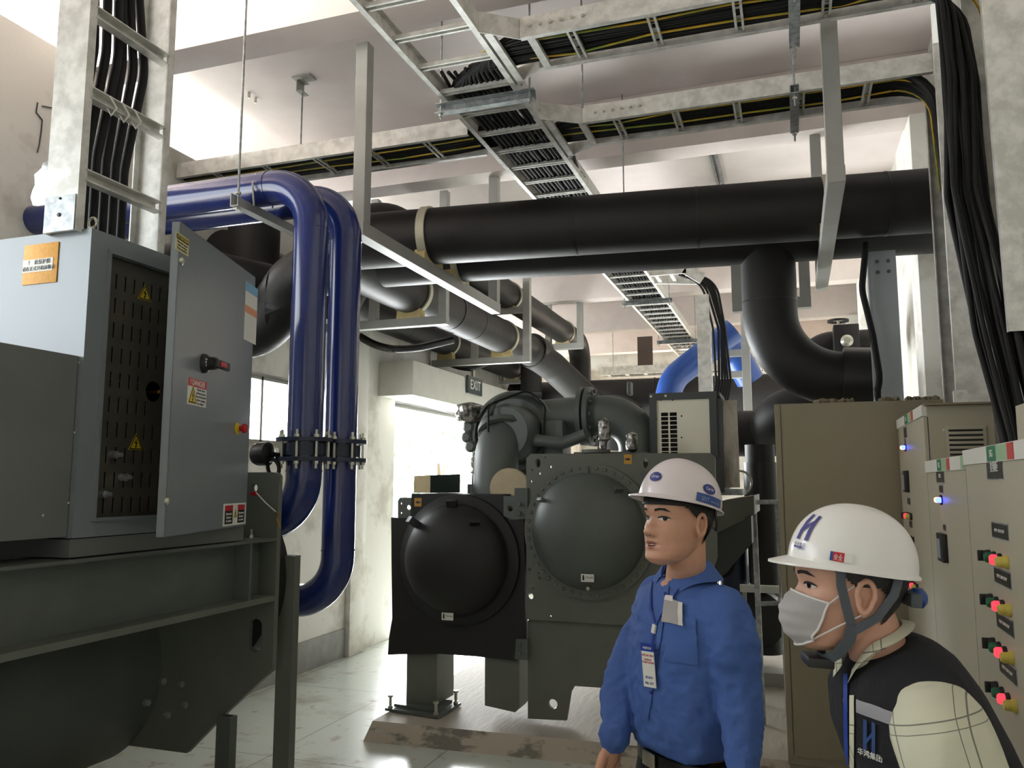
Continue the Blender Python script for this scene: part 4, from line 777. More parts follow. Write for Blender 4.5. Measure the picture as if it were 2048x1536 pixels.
# yellow arrow labels
for (x0, y0, x1, y1), Y, arr in (((1248, 909, 1264, 928), YP-.02, 1), ((829, 996, 843, 1013), YP-.027, -1)):
    a = at(x0, y0, Y=Y); b_ = at(x1, y1, Y=Y); o = O(MB().box((a.x, Y-.002, b_.z), (b_.x, Y, a.z)), 'arrow_label', mat('amber_label', rgb(200, 150, 50), .5) if 'amber_label' not in MATS else MATS['amber_label'], th, smooth=0)
    c = (a+b_)/2; s = .018*arr; O(MB().prism([(c.x-s, Y-.003, c.z+.006), (c.x, Y-.003, c.z+.006), (c.x, Y-.003, c.z+.012), (c.x+s, Y-.003, c.z), (c.x, Y-.003, c.z-.012), (c.x, Y-.003, c.z-.006), (c.x-s, Y-.003, c.z-.006)], (0, .001, 0)), 'arrow', BLK, o, smooth=0)
# lower support plate with a lightening hole, legs, base plates
pplate([(1057, 1436), (1057, 1240), (1440, 1255), (1440, 1390), (1150, 1371), (1143, 1383), (1134, 1440)], [(1107, 1407, .031)], YP+.03, 'support_plate', CHL, .03)
lx0, lz1 = P(811, 1300); lx1, _ = P(872, 1300)
O(MB().box((lx0, YP+.02, .165), (lx1, YP+.32, lz1+.02)), 'leg', CHL, th, bevel=.004)
lx0b, _ = P(970, 1300); lx1b, _ = P(1030, 1300); O(MB().prism([(lx0b, YP+.0, .20), (lx1b+.0, YP, .175), (lx1b+.03, YP, .21), (lx1b+.03, YP, .6), (lx0b, YP, .6)], (0, .22, 0)), 'leg', CHL, th, smooth=0)
bp = [at(770, 1417, Z=.14), at(876, 1433, Z=.14), at(922, 1406, Z=.14), at(818, 1396, Z=.14)]
O(MB().prism([V((p.x, p.y, .125)) for p in bp], (0, 0, .018)), 'base_plate', CH, th, smooth=0)
c = sum(bp, V())/4; O(MB().prism([V((c.x+(p.x-c.x)*.78, c.y+(p.y-c.y)*.72, .146)) for p in bp], (0, 0, .02)), 'top_plate', CH, th, smooth=0)
for p in bp: q = p.lerp(c, .14); O(MB().cyl((q.x, q.y, .14), (q.x, q.y, .225), .011, 10).lathe([(.02, 0), (.02, .014)], (q.x, q.y, .215), (0, 0, 1), 6).lathe([(.018, 0), (.018, .014)], (q.x, q.y, .143), (0, 0, 1), 6), 'anchor_bolt', ZINC, th, smooth=30)
O(MB().box((lx0b-.1, 8.3, .12), (lx0b+1.0, 8.5, 1.0)), 'rear_leg', CH, th)
# shells behind the tube sheets
O(MB().cyl((cx_, YP+.03, cz_), (cx_, 8.9, cz_), .42, 56), 'upper_shell', CH, th); O(MB().cyl((dx, YP+.06, dz), (dx, 8.9, dz), .40, 56), 'insulated_shell', FOAM, th)
# right hand bracket wedge with its top plate
a = at(1432, 1010, Y=5.28); b_ = at(1480, 990, Y=5.9); b3 = at(1478, 1058, Y=5.9)
O(MB().add([V((o1[0], 5.3, 1.56)), V((o1[0]+.22, 5.45, 1.60)), V((o1[0]+.22, 5.45, 1.48)), V((o1[0], 5.3, 1.37)), V((o1[0], 6.3, 1.56)), V((o1[0]+.22, 6.3, 1.60)), V((o1[0]+.22, 6.3, 1.48)), V((o1[0], 6.3, 1.37))],
         [(0, 1, 2, 3), (4, 7, 6, 5), (0, 4, 5, 1), (1, 5, 6, 2), (2, 6, 7, 3), (3, 7, 4, 0)]), 'side_bracket', CHL, th, smooth=0)
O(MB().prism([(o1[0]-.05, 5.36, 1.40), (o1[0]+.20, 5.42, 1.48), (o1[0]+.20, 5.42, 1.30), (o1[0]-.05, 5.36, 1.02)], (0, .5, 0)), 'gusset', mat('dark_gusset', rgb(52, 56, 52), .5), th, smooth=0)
# compressor group on top
c = at(1040, 872, Y=6.1)
O(MB().lathe([(.24, -.10), (.31, -.06), (.335, .02), (.335, .10), (.28, .16)], (c.x, 6.1, c.z), (0, -1, 0), 56), 'volute_casing', CH, th)
O(MB().ring((c.x, 6.0, c.z), (0, -1, 0), .325, .345, .05, 56), 'casing_band', CHL, th)
O(MB().lathe([(.20, 0), (.22, .05), (.22, .30), (.19, .36)], (c.x+.02, 6.0, c.z-.0), (0, -1, 0), 48), 'compressor_barrel', CH, th)
m_ = at(1000, 905, Y=5.72); O(MB().tube([(c.x+.03, 6.0, c.z+.02), (m_.x+.02, 5.75, m_.z+.10), (m_.x-.02, 5.62, m_.z-.04), (m_.x-.01, 5.62, m_.z-.55)], [.17, .19, .18, .16], 40, True, .26, 12) if 0 else MB().tube([(c.x+.05, 6.0, c.z+.0), (m_.x, 5.66, c.z-.0), (m_.x, 5.62, 1.45)], .165, 40, True, .24, 12), 'suction_elbow', CH, th, smooth=60)
O(MB().ring((m_.x+.02, 5.72, m_.z+.14), (-.2, .5, .8), .15, .185, .04, 40), 'elbow_collar', CH, th)
O(MB().tube([(m_.x-.06, 5.62, c.z+.12), (m_.x-.02, 5.66, c.z+.24), (m_.x+.05, 5.78, c.z+.30), (m_.x+.25, 5.95, c.z+.30)], .022, 12, True, .1), 'oil_line', CH, th)
O(MB().tube([(m_.x-.03, 5.55, c.z+.0), (m_.x-.03, 5.55, c.z+.2), (m_.x+.2, 5.8, c.z+.33), (m_.x+.33, 5.8, c.z+.2), (m_.x+.33, 5.7, c.z-.25)], .008, 8, True, .08), 'conduit', CABL, th)
f0 = at(1110, 850, Y=6.1); f1 = at(1280, 812, Y=6.1); f2 = at(1300, 905, Y=6.1)
zc = at(1180, 832, Y=6.1).z
O(MB().tube([(c.x+.15, 6.1, zc-.02), (at(1175, 832, Y=6.1).x, 6.1, zc), (at(1262, 835, Y=6.1).x+.06, 6.1, zc), (at(1262, 835, Y=6.1).x+.06, 6.1, 1.5)], .155, 40, True, .26, 14), 'discharge_pipe', CH, th, smooth=60)
xf = at(1172, 832, Y=6.1).x
for dx_ in (-.035, .018): O(MB().ring((xf+dx_, 6.1, zc), (1, 0, 0), .15, .225, .035, 48), 'pipe_flange', CH, th)
for k in range(12):
    a_ = 2*pi*k/12; bolt((xf+.06, 6.1+.19*math.cos(a_), zc+.19*math.sin(a_)), (1, 0, 0), .015, .02, th, CH)
O(MB().box((xf+.33, 6.05, zc+.15), (xf+.36, 6.15, zc+.25)), 'lifting_lug', CH, th, bevel=.01)
g = at(1192, 900, Y=5.6); O(MB().lathe([(.10, -.03), (.10, .0), (.06, .0), (.06, .01), (.10, .012), (.10, .035), (.0, .04)], (g.x, 5.6, o0[1]+.0), (0, 0, 1), 32), 'relief_flange', CHL, th)
O(MB().box((o0[0]+.25, 5.6, o0[1]-.05), (o0[0]+.75, 5.85, o0[1]+.02)), 'valve_deck', CH, th); O(MB().tube([(c.x+.2, 5.75, c.z-.05), (c.x+.45, 5.75, c.z-.08), (c.x+.62, 5.75, c.z-.02)], .045, 16, True, .05), 'oil_cooler_pipe', CH, th)
O(MB().box((c.x+.25, 5.85, c.z-.2), (c.x+.42, 6.1, c.z+.1)), 'guide_vane_box', CH, th, bevel=.02)
g = at(1008, 945, Y=5.75); 
O(MB().box((P(960, 985)[0], 5.55, P(960, 990)[1]-.1), (P(1010, 985)[0], 5.9, P(960, 985)[1])), 'pump_block', CH, th, bevel=.01)
for px, y0, y1, w_ in ((953, 905, 960, 18), (948, 968, 990, 26)):
    a = at(px, y0, Y=5.7); b_ = at(px, y1, Y=5.7); O(MB().cyl((a.x, 5.7, b_.z-.05), (a.x, 5.7, a.z), w_*.0019, 20), 'oil_filter', CH, th)
# left edge fittings of the compressor
for (px, py, r_) in ((942, 855, .05), (938, 875, .045), (946, 893, .05), (950, 838, .045)): a = at(px, py, Y=6.0); O(MB().lathe([(r_, -.06), (r_, .05), (r_*.6, .07)], a, (0, -1, 0), 12), 'fitting', CH, th)
O(MB().tube([at(965, 835, Y=6.0), at(985, 812, Y=6.0), at(1020, 797, Y=6.0), at(1060, 795, Y=6.05)], .02, 10, True, .1), 'oil_line', CH, th)
# things wrapped or resting on the far chiller
def wrapped(pxs, Y, lbl, d=.12, seed=1):
    x0, y0, x1, y1 = pxs; a = at(x0, y0, Y=Y); b_ = at(x1, y1, Y=Y); cx = (a.x+b_.x)/2; cz = (a.z+b_.z)/2; rx = (b_.x-a.x)/2; rz = (a.z-b_.z)/2
    random.seed(seed); mb = MB(); n = 18; m_ = 14
    for i in range(m_+1):
        t_ = i/m_; zz = cz-rz+2*rz*t_; k = (min(1, 6*t_+.25)*min(1, 6*(1-t_)+.25))
        for q in range(n):
            a_ = 2*pi*q/n; rr = k*(1+.16*noise.noise(V((math.cos(a_)*2+seed, math.sin(a_)*2, t_*5)))); mb.v.append(V((cx+rx*rr*math.cos(a_), Y+d/2*rr*math.sin(a_), zz)))
    for i in range(m_):
        for q in range(n): mb.f.append([i*n+q, i*n+(q+1) % n, (i+1)*n+(q+1) % n, (i+1)*n+q])
    mb.f += [list(range(n))[::-1], [m_*n+q for q in range(n)]]
    return O(mb, 'wrapped_valve', FOIL, label=lbl, cat='wrapped valve', smooth=25)
wrapped((1196, 836, 1221, 886), 5.6, 'relief valve wrapped in clear film, taller one, left on top of the chiller', .1, 3)
wrapped((1252, 864, 1277, 905), 5.6, 'relief valve wrapped in clear film, smaller one near the white starter box', .1, 5)
wrapped((1200, 880, 1214, 900), 5.6, 'short film wrapped stem under the taller wrapped valve', .07, 9)
w1 = wrapped((916, 806, 966, 850), 6.0, 'crumpled film bundle sticking out at the upper left of the compressor', .25, 7)
wrapped((943, 911, 968, 952), 5.65, 'film wrapped canister at the left of the suction elbow', .1, 8)
g = at(1022, 968, Y=5.47); rr = at(1060, 968, Y=5.47).x-g.x
O(MB().lathe([(rr, 0), (rr, .05)], (g.x, 5.47, g.z-.03), (0, -1, 0), 48), 'round_cover', CREAM, label='cream round disc cover leaning behind the chiller plates', cat='cover')
O(MB().box((g.x+.07, 5.78, g.z+.02), (g.x+.17, 5.80, g.z+.10)), 'tape_roll', GALVD, label='small grey block on the cream cover', cat='block', bevel=.004) if 0 else None
a = at(828, 952, Y=5.5); b_ = at(866, 986, Y=5.5); c = at(920, 950, Y=5.75)
th = T('cardboard_carton', 'cardboard carton with a dark green side on top of the insulated water box', 'box')
O(MB().add([V((a.x, 5.5, b_.z)), V((b_.x, 5.45, b_.z)), V((c.x, 5.75, b_.z)), V((a.x+.12, 5.85, b_.z)), V((a.x, 5.5, a.z)), V((b_.x, 5.45, a.z+.005)), V((c.x, 5.75, a.z+.015)), V((a.x+.12, 5.85, a.z))], [(0, 1, 5, 4), (1, 2, 6, 5), (2, 3, 7, 6), (3, 0, 4, 7), (4, 5, 6, 7), (0, 3, 2, 1)]), 'carton', CARD, th, smooth=0)
n_ = V((c.x-b_.x, .3, 0)).cross(V((0, 0, 1))).normalized(); O(MB().add([V((b_.x, 5.45, b_.z))+n_*.002, V((c.x, 5.75, b_.z))+n_*.002, V((c.x, 5.75, a.z+.015))+n_*.002, V((b_.x, 5.45, a.z+.005))+n_*.002], [(0, 1, 2, 3)]), 'printed_side', mat('dark_green_print', rgb(52, 66, 62), .7), th, smooth=0)
# deck that the carton stands on
O(MB().box((xm0, YP+.04, zt-.05), (xm1, 5.95, zt-.001)), 'top_insulation', FOAM, fc, smooth=0)
# ---- far starter box with its white perforated back
YS = 5.9; th = T('starter_cabinet', 'dark grey framed starter box with white vented panel on top of the far chiller', 'electrical cabinet')
A = at(1298, 787, Y=YS); B_ = at(1432, 787, Y=YS); Cc = at(1432, 990, Y=YS)
DG = mat('dark_grey_frame', rgb(72, 76, 76), .5); Dp = .55; z0 = 1.86; z1 = A.z
t = MB(); w_ = .05
for x in (A.x, B_.x-w_): t.box((x, YS, z0), (x+w_, YS+w_, z1))
for x in (A.x, B_.x-w_): t.box((x, YS+Dp-w_, z0), (x+w_, YS+Dp, z1))
t.box((A.x+w_, YS, z1-w_), (B_.x-w_, YS+w_, z1)).box((A.x, YS+w_, z1-.03), (B_.x+.02, YS+Dp-w_, z1)); O(t, 'frame', DG, th, smooth=0)
VC = mat('ivory_panel', rgb(250, 246, 226), .5, var=.03, scale=6)
hs = []
g0 = at(1320, 825, Y=YS); g1 = at(1357, 905, Y=YS)
for i in range(11):
    for k in range(2):
        x0 = g0.x+k*(g1.x-g0.x)/2+.004; z_ = g0.z-i*(g0.z-g1.z)/9.2
        if z_-.03 < z0+.01: continue
        hs.append([(x0, z_), (x0+(g1.x-g0.x)/2-.012, z_), (x0+(g1.x-g0.x)/2-.012, z_-.026), (x0, z_-.026)])
plate([(A.x+w_, z0), (B_.x-w_, z0), (B_.x-w_, z1-w_), (A.x+w_, z1-w_)], hs, yframe(YS+.02), .006, 'vented_panel', VC, th, smooth=0)
for p in ((1322, 800), (1345, 800), (1363, 832), (1363, 875), (1313, 838), (1313, 875)): a = at(*p, Y=YS+.015); O(MB().lathe([(.006, 0), (.005, .003)], (a.x, YS+.016, a.z), (0, -1, 0), 10), 'screw', BLK, th)
O(MB().box((A.x+.05, YS+.14, z0), (B_.x-.05, YS+.5, z1-.06)), 'contactors', DARK, th, smooth=0)
e = at(1474, 800, Y=YS+.10)
O(MB().box((B_.x, YS+.08, at(1450, 975, Y=YS+.1).z), (e.x, YS+.12, z1-.06)), 'wrapped_side_panel', mat('film_over_panel', rgb(168, 160, 146), .25, .2, col2=rgb(120, 112, 100), scale=5, bump=.5, bscale=14, stretch=(1, 1, .4)), th, smooth=0)
O(MB().box((B_.x-.02, YS+.02, at(1450, 985, Y=YS).z), (B_.x+.035, YS+.5, z1-.05)), 'side_post', DG, th, smooth=0)
O(MB().box((B_.x-.02, YS+.05, at(1450, 985, Y=YS).z-.02), (e.x+.02, YS+.5, at(1450, 978, Y=YS).z)), 'bottom_rail', GALVD, th, smooth=0)
for dx_ in (.015, .12): bolt((A.x+dx_, YS, z1-.022), (0, -1, 0), .010, .006, th, ZINC)
# ================================================================ switchboards at the right
XP = .55; th = T('switchboard_enclosure', 'large plain beige metal enclosure standing behind the men, seen from its end', 'electrical cabinet')
YB5 = 5.0; a = at(1548, 808, Y=YB5); zt = a.z
O(MB().box((a.x, YB5+.012, .12), (.82, 5.45, zt)), 'body', BEIGE, th, smooth=0, bevel=.004)
x1 = at(1561, 808, Y=YB5).x
O(MB().box((a.x+.004, YB5, .17), (x1-.006, YB5+.012, zt-.01)), 'edge_strip', BEIGE, th, smooth=0); O(MB().box((x1+.002, YB5, .17), (.81, YB5+.012, zt-.01)), 'end_panel', BEIGE, th, smooth=0)
O(MB().box((a.x+.01, YB5+.02, 0), (.80, 5.43, .12)), 'base_plinth', BEIGE, th, smooth=0)
RAG = mat('dusty_rag', rgb(150, 138, 116), .9, var=.3, scale=14)
random.seed(6)
for i, (p0, p1) in enumerate(((1628, 1705), (1760, 1800), (1812, 1880))):
    u0 = at(p0, 800, Y=5.04).x; u1 = at(p1, 800, Y=5.04).x; n = 16
    O(MB().tube([(u0+(u1-u0)*k/n, 5.05+random.uniform(-.02, .02), zt+.006+random.uniform(0, .008)) for k in range(n+1)], [random.uniform(.008, .02) for k in range(n+1)], 8, True, 0, 8, .8),
      'rag_strip', RAG, label=['crumpled dusty scrap on top of the beige enclosure, left one', 'crumpled dusty scrap on top of the beige enclosure, middle one', 'crumpled dusty scrap on top of the beige enclosure, beside the tall panel'][i], cat='rag')
TP1 = mat('sticker_white', rgb(214, 212, 200), .5); TP2 = mat('sticker_red', rgb(186, 60, 56), .5); TP3 = mat('sticker_green', rgb(36, 112, 76), .5); TP4 = mat('sticker_pale_green', rgb(150, 180, 140), .5)
def panel(label, y0, y1, z1, depth, side_vent=False):
    th = T('control_panel', label, 'control panel')
    O(MB().box((XP+.012, y0, 0), (XP+depth, y1, z1)), 'body', BEIGEL, th, smooth=0, bevel=.003)
    O(MB().box((XP, y0+.006, .10), (XP+.012, y1-.006, z1-.045)), 'door', BEIGEL, th, smooth=0, bevel=.002)
    O(MB().box((XP-.006, y0, z1-.045), (XP+.014, y1, z1+.004)), 'top_strip', TP1, th, smooth=0)
    L_ = y1-y0
    for f0, f1, m in ((.30, .37, TP2), (.37, .50, TP4), (.50, .62, TP3), (.0, .05, TP4)):
        if side_vent and f0 == 0: continue
        ya, yb = y1-.0-f1*L_ if 0 else y0+f0*L_, y0+f1*L_
        O(MB().box((XP-.0075, ya, z1-.043), (XP-.006, yb, z1+.002)), 'strip_print', m, th, smooth=0)
    txt('SIG', .03, frame((XP-.008, y0+.56*L_, z1-.021), (0, -1, 0), (0, 0, 1)), TP1, th)
    return th
NX = (-1, 0, 0)
def nplate(th, y, z, w_, h, s, sz=None, m=None):
    o = O(MB().box((XP-.003, y-w_/2, z-h/2), (XP, y+w_/2, z+h/2)), 'name_plate', m or mat_np, th, smooth=0); O(MB().box((XP-.0015, y-w_/2-.004, z-h/2-.004), (XP, y+w_/2+.004, z+h/2+.004)), 'plate_border', GALVD, o, smooth=0)
    if s: txt(s, sz or h*.42, frame((XP-.0034, y, z), (0, -1, 0), (0, 0, 1)), WHT, o)
mat_np = mat('black_name_plate', rgb(44, 46, 46), .3)
def lens(th, y, z, m, r=.014, nm='push_button', base=BLK):
    o = O(MB().lathe([(r*1.25, 0), (r*1.25, .006), (r*1.05, .012)], (XP, y, z), NX, 24), nm, base, th); O(MB().lathe([(r, .008), (r, .024), (r*.75, .03)], (XP, y, z), NX, 24), 'lens', m, o); return o
def knob(th, y, z):
    o = O(MB().lathe([(.018, 0), (.018, .008), (.014, .02)], (XP, y, z), NX, 20), 'selector_knob', BLK, th); O(MB().box((XP-.034, y-.005, z-.016), (XP-.012, y+.005, z+.016)), 'grip', BLK, o, bevel=.002)
def glow(th, px, py):
    a = at(px, py, X=XP); o = O(MB().lathe([(.02, 0), (.02, .008)], a, NX, 20), 'indicator_lamp', BLK, th)
    O(MB().lathe([(.011, .006), (.011, .02), (.007, .026)], (XP, a.y+.014, a.z), NX, 20), 'lens', ORGL, o); O(MB().lathe([(.011, .006), (.011, .02), (.007, .026)], (XP, a.y-.016, a.z), NX, 20), 'lens', BLUEL, o)
def meter(th, px, py, w_, h):
    a = at(px, py, X=XP); o = O(MB().box((XP-.02, a.y-w_/2, a.z-h/2), (XP, a.y+w_/2, a.z+h/2)), 'panel_meter', BLK, th, bevel=.003); O(MB().box((XP-.0215, a.y-w_*.15, a.z-h*.38), (XP-.02, a.y+w_*.36, a.z+h*.30)), 'display', LCDM, o, smooth=0)
# tall panel, end facing the camera with a louvre
PT = panel('tall light beige control panel with a louvred side, beyond the lower ones', 4.0, 4.955, 2.02, .275, True)
a = at(1894, 858, Y=4.0); b_ = at(1975, 905, Y=4.0); z_ = a.z; LVW = b_.x-a.x
lv = O(MB().box((a.x-.01, 3.992, z_-.26), (b_.x+.0, 4.0, z_+.012)), 'vent_cover', BEIGEL, PT, bevel=.002)
for k in range(11): O(MB().box((a.x+.004, 3.990, z_-.012-.021*k), (b_.x-.014, 3.9925, z_-.003-.021*k)), 'louvre_slot', DARK, lv, smooth=0)
c = at(1887, 860, Y=4.0); O(MB().lathe([(.007, 0), (.006, .006)], (c.x, 4.0, c.z), (0, -1, 0), 12), 'screw', ZINC, PT)
O(MB().box((XP+.014, 4.0-.001, 1.0), (XP+.018, 4.001, 1.97)), 'gasket_line', BLK, PT, smooth=0)
O(MB().box((XP+.0, 3.97, 2.02), (XP+.30, 4.9, 2.028)), 'top_cover', mat('tan_top_cover', rgb(140, 128, 104), .6), PT, smooth=0)
c = at(1921, 797, Y=4.05); n_ = plate(rrect(c.x-.028, 2.028, c.x+.028, 2.09, .01, 4), [circ(c.x, 2.062, .016)], yframe(4.05), .02, 'lifting_eye', WHT, PT, smooth=30)
c = at(1862, 790, Y=4.5); O(MB().ell((c.x, 4.5, 2.05), (.02, .02, .022), 10), 'cable_gland', CREAM, PT)
glow(PT, 1812, 895); c = at(1811, 865, X=XP); nplate(PT, c.y, c.z, .10, .05, None); c = at(1811, 882, X=XP); nplate(PT, c.y, c.z, .05, .02, None); meter(PT, 1816, 963, .10, .11)
for i in range(4):
    c = at(1820+4*i, 1032+46.5*i, X=XP); knob(PT, c.y+.07, c.z); lens(PT, c.y, c.z, REDL); lens(PT, c.y-.075, c.z, YLP); nplate(PT, c.y, c.z+.075, .10, .03, None)
PM = panel('middle light beige control panel with a blue and red indicator light', 3.135, 4.0, 1.77, .42)
glow(PM, 1884, 1000); c = at(1881, 952, X=XP); nplate(PM, c.y, c.z, .17, .05, 'MCC'); c = at(1883, 978, X=XP); nplate(PM, c.y, c.z, .08, .025, None); c = at(1890, 1055, X=XP); nplate(PM, c.y, c.z, .05, .02, None); meter(PM, 1890, 1095, .13, .11)
PN = panel('nearest light beige control panel with four rows of round push buttons', 2.15, 3.135, 1.785, .42)
c = at(1990, 935, X=XP); nplate(PN, c.y, c.z, .19, .065, '变频柜', .032)
for i, (px, py) in enumerate(((2000, 1118), (2005, 1210), (2010, 1302), (2016, 1394))):
    c = at(px-2, py, X=XP); 
    for k, m_ in enumerate((None, GRNM, REDL, YLP)):
        y = c.y+.115-.072*k
        knob(PN, y, c.z) if m_ is None else lens(PN, y, c.z, m_, .015, 'push_button' if k < 3 else 'indicator_lamp', BLK if k < 3 else YLP)
    q = at(px+2, py-38, X=XP); nplate(PN, q.y, c.z+.082, .19, .04, 'PUMP %d  RUN / STOP' % (i+1), .013)
# vent box high on the nearest panel top at the right edge
a = at(2030, 812, Y=2.5); O(MB().box((a.x, 2.2, 1.79), (a.x+.25, 2.5, a.z)), 'vent_box', BEIGEL, label='small beige vented box on top of the nearest panel at the right edge', cat='vent box', bevel=.003)
# black duct corner behind near ladder at the right edge
# far floor clutter seen between the blue shirt and the beige enclosure
th = T('pump_set', 'dark pump group on the floor with a round blue bolted cover', 'pump'); YQ = 7.0
c = at(1521, 1058, Y=YQ)
O(MB().lathe([(.115, 0), (.115, .03), (.09, .05), (0, .055)], (c.x, YQ, c.z), (0, -1, 0), 32), 'blind_flange', BLUEB, th)
for k in range(8): bolt((c.x+.095*math.cos(k*pi/4), YQ-.035, c.z+.095*math.sin(k*pi/4)), (0, -1, 0), .012, .01, th, WHT)
O(MB().lathe([(.13, 0), (.14, .2), (.13, .45)], (c.x, YQ+.02, c.z), (0, 1, 0), 28), 'strainer_body', BLK, th); O(MB().cyl((c.x, YQ+.2, .3), (c.x, YQ+.2, 1.0), .14, 28), 'pump_riser', BLK, th)
O(MB().lathe([(.2, 0), (.22, .05), (.22, .3), (.12, .36)], (c.x-.05, YQ+.1, .62), (0, -1, 0), 28), 'volute', BLK, th); O(MB().box((c.x-.45, YQ-.2, .12), (c.x+.35, YQ+.5, .22)), 'base_frame', STEELP, th); O(MB().box((c.x-.45, YQ-.18, 0), (c.x+.4, YQ+.48, .12)), 'base_block', CONC, th)
c2 = at(1465, 1100, Y=6.9); O(MB().cyl((c2.x, 6.9, .25), (c2.x, 6.9, 1.15), .12, 24), 'motor', DKB, th)
for k in range(4): O(MB().tube([(c2.x-.25, 6.7, 1.0+.05*k), (c2.x-.05, 6.6, .85+.08*k), (c2.x+.1, 6.65, 1.25+.06*k)], .014, 8, True, .15), 'hose', CABL, th)
c = at(1479, 965, Y=6.6); O(MB().tube([(c.x+.09*math.cos(a_), 6.6, c.z+.09*math.sin(a_)) for a_ in [2*pi*k/28 for k in range(29)]], .009, 8, False), 'pipe_coil', ZINC, label='pale ring of thin tubing hanging beside the wrapped panel', cat='ring')
Yp = 5.75; th = T('pipe_stand', 'thin grey steel stand leaning between the far chiller and the beige enclosure', 'stand')
a = at(1506, 990, Y=Yp); b_ = at(1522, 1350, Z=0); b_ = V((at(1522, 1300, Y=Yp).x, Yp, 0)); O(MB().bar(a, b_, .035, .035, (0, 1, 0)), 'upright', GALVD, th, smooth=0)
a2 = at(1545, 1003, Y=Yp+.3); O(MB().bar((a.x, Yp+.02, a2.z), (a2.x+.1, Yp+.3, a2.z), .03, .03), 'cross_bar', GALVD, th, smooth=0); O(MB().bar((a2.x+.03, Yp+.3, a2.z), (a2.x+.05, Yp+.3, 0), .03, .03, (0, 1, 0)), 'upright', GALVD, th, smooth=0)
z_ = at(1530, 1205, Y=Yp+.1).z; O(MB().tube([(b_.x-.01, Yp+.02, z_), (a2.x+.02, Yp+.1, z_), (a2.x+.05, Yp+.28, z_+.05)], .015, 8, True, .05), 'bent_bar', GALVD, th)
a = at(1535, 1180, Y=6.3); fch = T('floor_channel', 'white steel channel lying across low behind the stand', 'channel'); O(MB().box((at(1480, 1180, Y=6.3).x, 6.28, a.z-.02), (a.x+.12, 6.34, a.z+.03)), 'channel', WHT, fch, smooth=0)
O(MB().bar((at(1480, 1180, Y=6.3).x+.03, 6.3, a.z-.02), (at(1480, 1180, Y=6.3).x+.03, 6.3, 0), .03, .03, (0, 1, 0)), 'channel_foot', STEELP, fch, smooth=0)
# ================================================================ the two men
from mathutils.bvhtree import BVHTree
SKIN1 = mat('skin_tan', rgb(206, 156, 128), .5, var=.06, scale=30, bump=.03, bscale=200); SKIN2 = mat('skin_light_tan', rgb(208, 160, 136), .5, var=.06, scale=30)
for m_ in (SKIN1, SKIN2): m_.node_tree.nodes['Principled BSDF'].inputs['Subsurface Weight'].default_value = .12; m_.node_tree.nodes['Principled BSDF'].inputs['Subsurface Radius'].default_value = (.02, .008, .004)
HAIR = mat('black_hair', rgb(24, 20, 18), .55, bump=.4, bscale=160)
SHIRT = mat('blue_shirt_cloth', rgb(68, 100, 166), .8, var=.06, scale=18, bump=.12, bscale=120); SHIRTD = mat('blue_shirt_collar', rgb(68, 100, 166), .8, bump=.1, bscale=120)
TROU = mat('black_trousers', rgb(22, 22, 26), .8); BELT = mat('black_leather', rgb(18, 18, 18), .35); SHOE = mat('dark_shoe_leather', rgb(30, 26, 24), .4)
HAT1 = mat('pinkish_white_helmet', rgb(226, 216, 216), .32, var=.04, scale=8, coat=.3); HAT2 = mat('white_helmet', rgb(238, 236, 230), .3, coat=.3)
CREAMS = mat('cream_shirt_cloth', rgb(206, 204, 180), .85, var=.05, scale=12); VEST = mat('black_vest_cloth', rgb(22, 23, 28), .9, bump=.25, bscale=220)
REFL = mat('grey_reflective_band', rgb(150, 148, 152), .45); STRAP = mat('grey_chin_strap', rgb(82, 88, 94), .7); MASKM = mat('grey_face_mask', rgb(170, 166, 164), .85, var=.05, scale=40); MASKE = mat('white_mask_edge', rgb(216, 212, 208), .8)
LIPS = mat('lip_tone', rgb(172, 112, 102), .5); EYEW = mat('eye_white', rgb(206, 198, 192), .3); IRIS = mat('dark_iris', rgb(28, 18, 14), .2); BROW = mat('black_brow', rgb(36, 27, 23), .8)
CBLUE = mat('deep_blue_badge', rgb(40, 50, 130), .4); LANY = mat('blue_lanyard', rgb(26, 60, 150), .6); LOGO = mat('muted_blue_logo', rgb(40, 70, 120), .7)
def interp(t, x):
    if x <= t[0][0]: return t[0][1]
    for (a, u), (b, v) in zip(t, t[1:]):
        if x <= b: f = (x-a)/(b-a); return u+(v-u)*(f*f*(3-2*f)*.5+f*.5)
    return t[-1][1]
FT = [(-.118, .050), (-.112, .074), (-.10, .085), (-.085, .083), (-.07, .083), (-.05, .085), (-.03, .084), (0, .081), (.02, .089), (.04, .091), (.065, .084), (.09, .064), (.108, .034), (.118, .0)]
KT = [(-.118, .048), (-.112, .018), (-.10, -.004), (-.08, -.034), (-.05, -.064), (-.02, -.084), (0, -.094), (.03, -.102), (.06, -.096), (.09, -.074), (.108, -.04), (.118, -.004)]
BT = [(-.118, .003), (-.112, .026), (-.10, .046), (-.085, .056), (-.065, .063), (-.045, .068), (-.02, .071), (0, .072), (.03, .075), (.06, .071), (.09, .052), (.108, .028), (.118, .002)]
NT = [(-.052, 0), (-.047, .003), (-.041, .017), (-.034, .023), (-.025, .020), (-.010, .010), (.008, .003), (.02, 0)]
def g(v, s): return math.exp(-(v/s)**2/2)
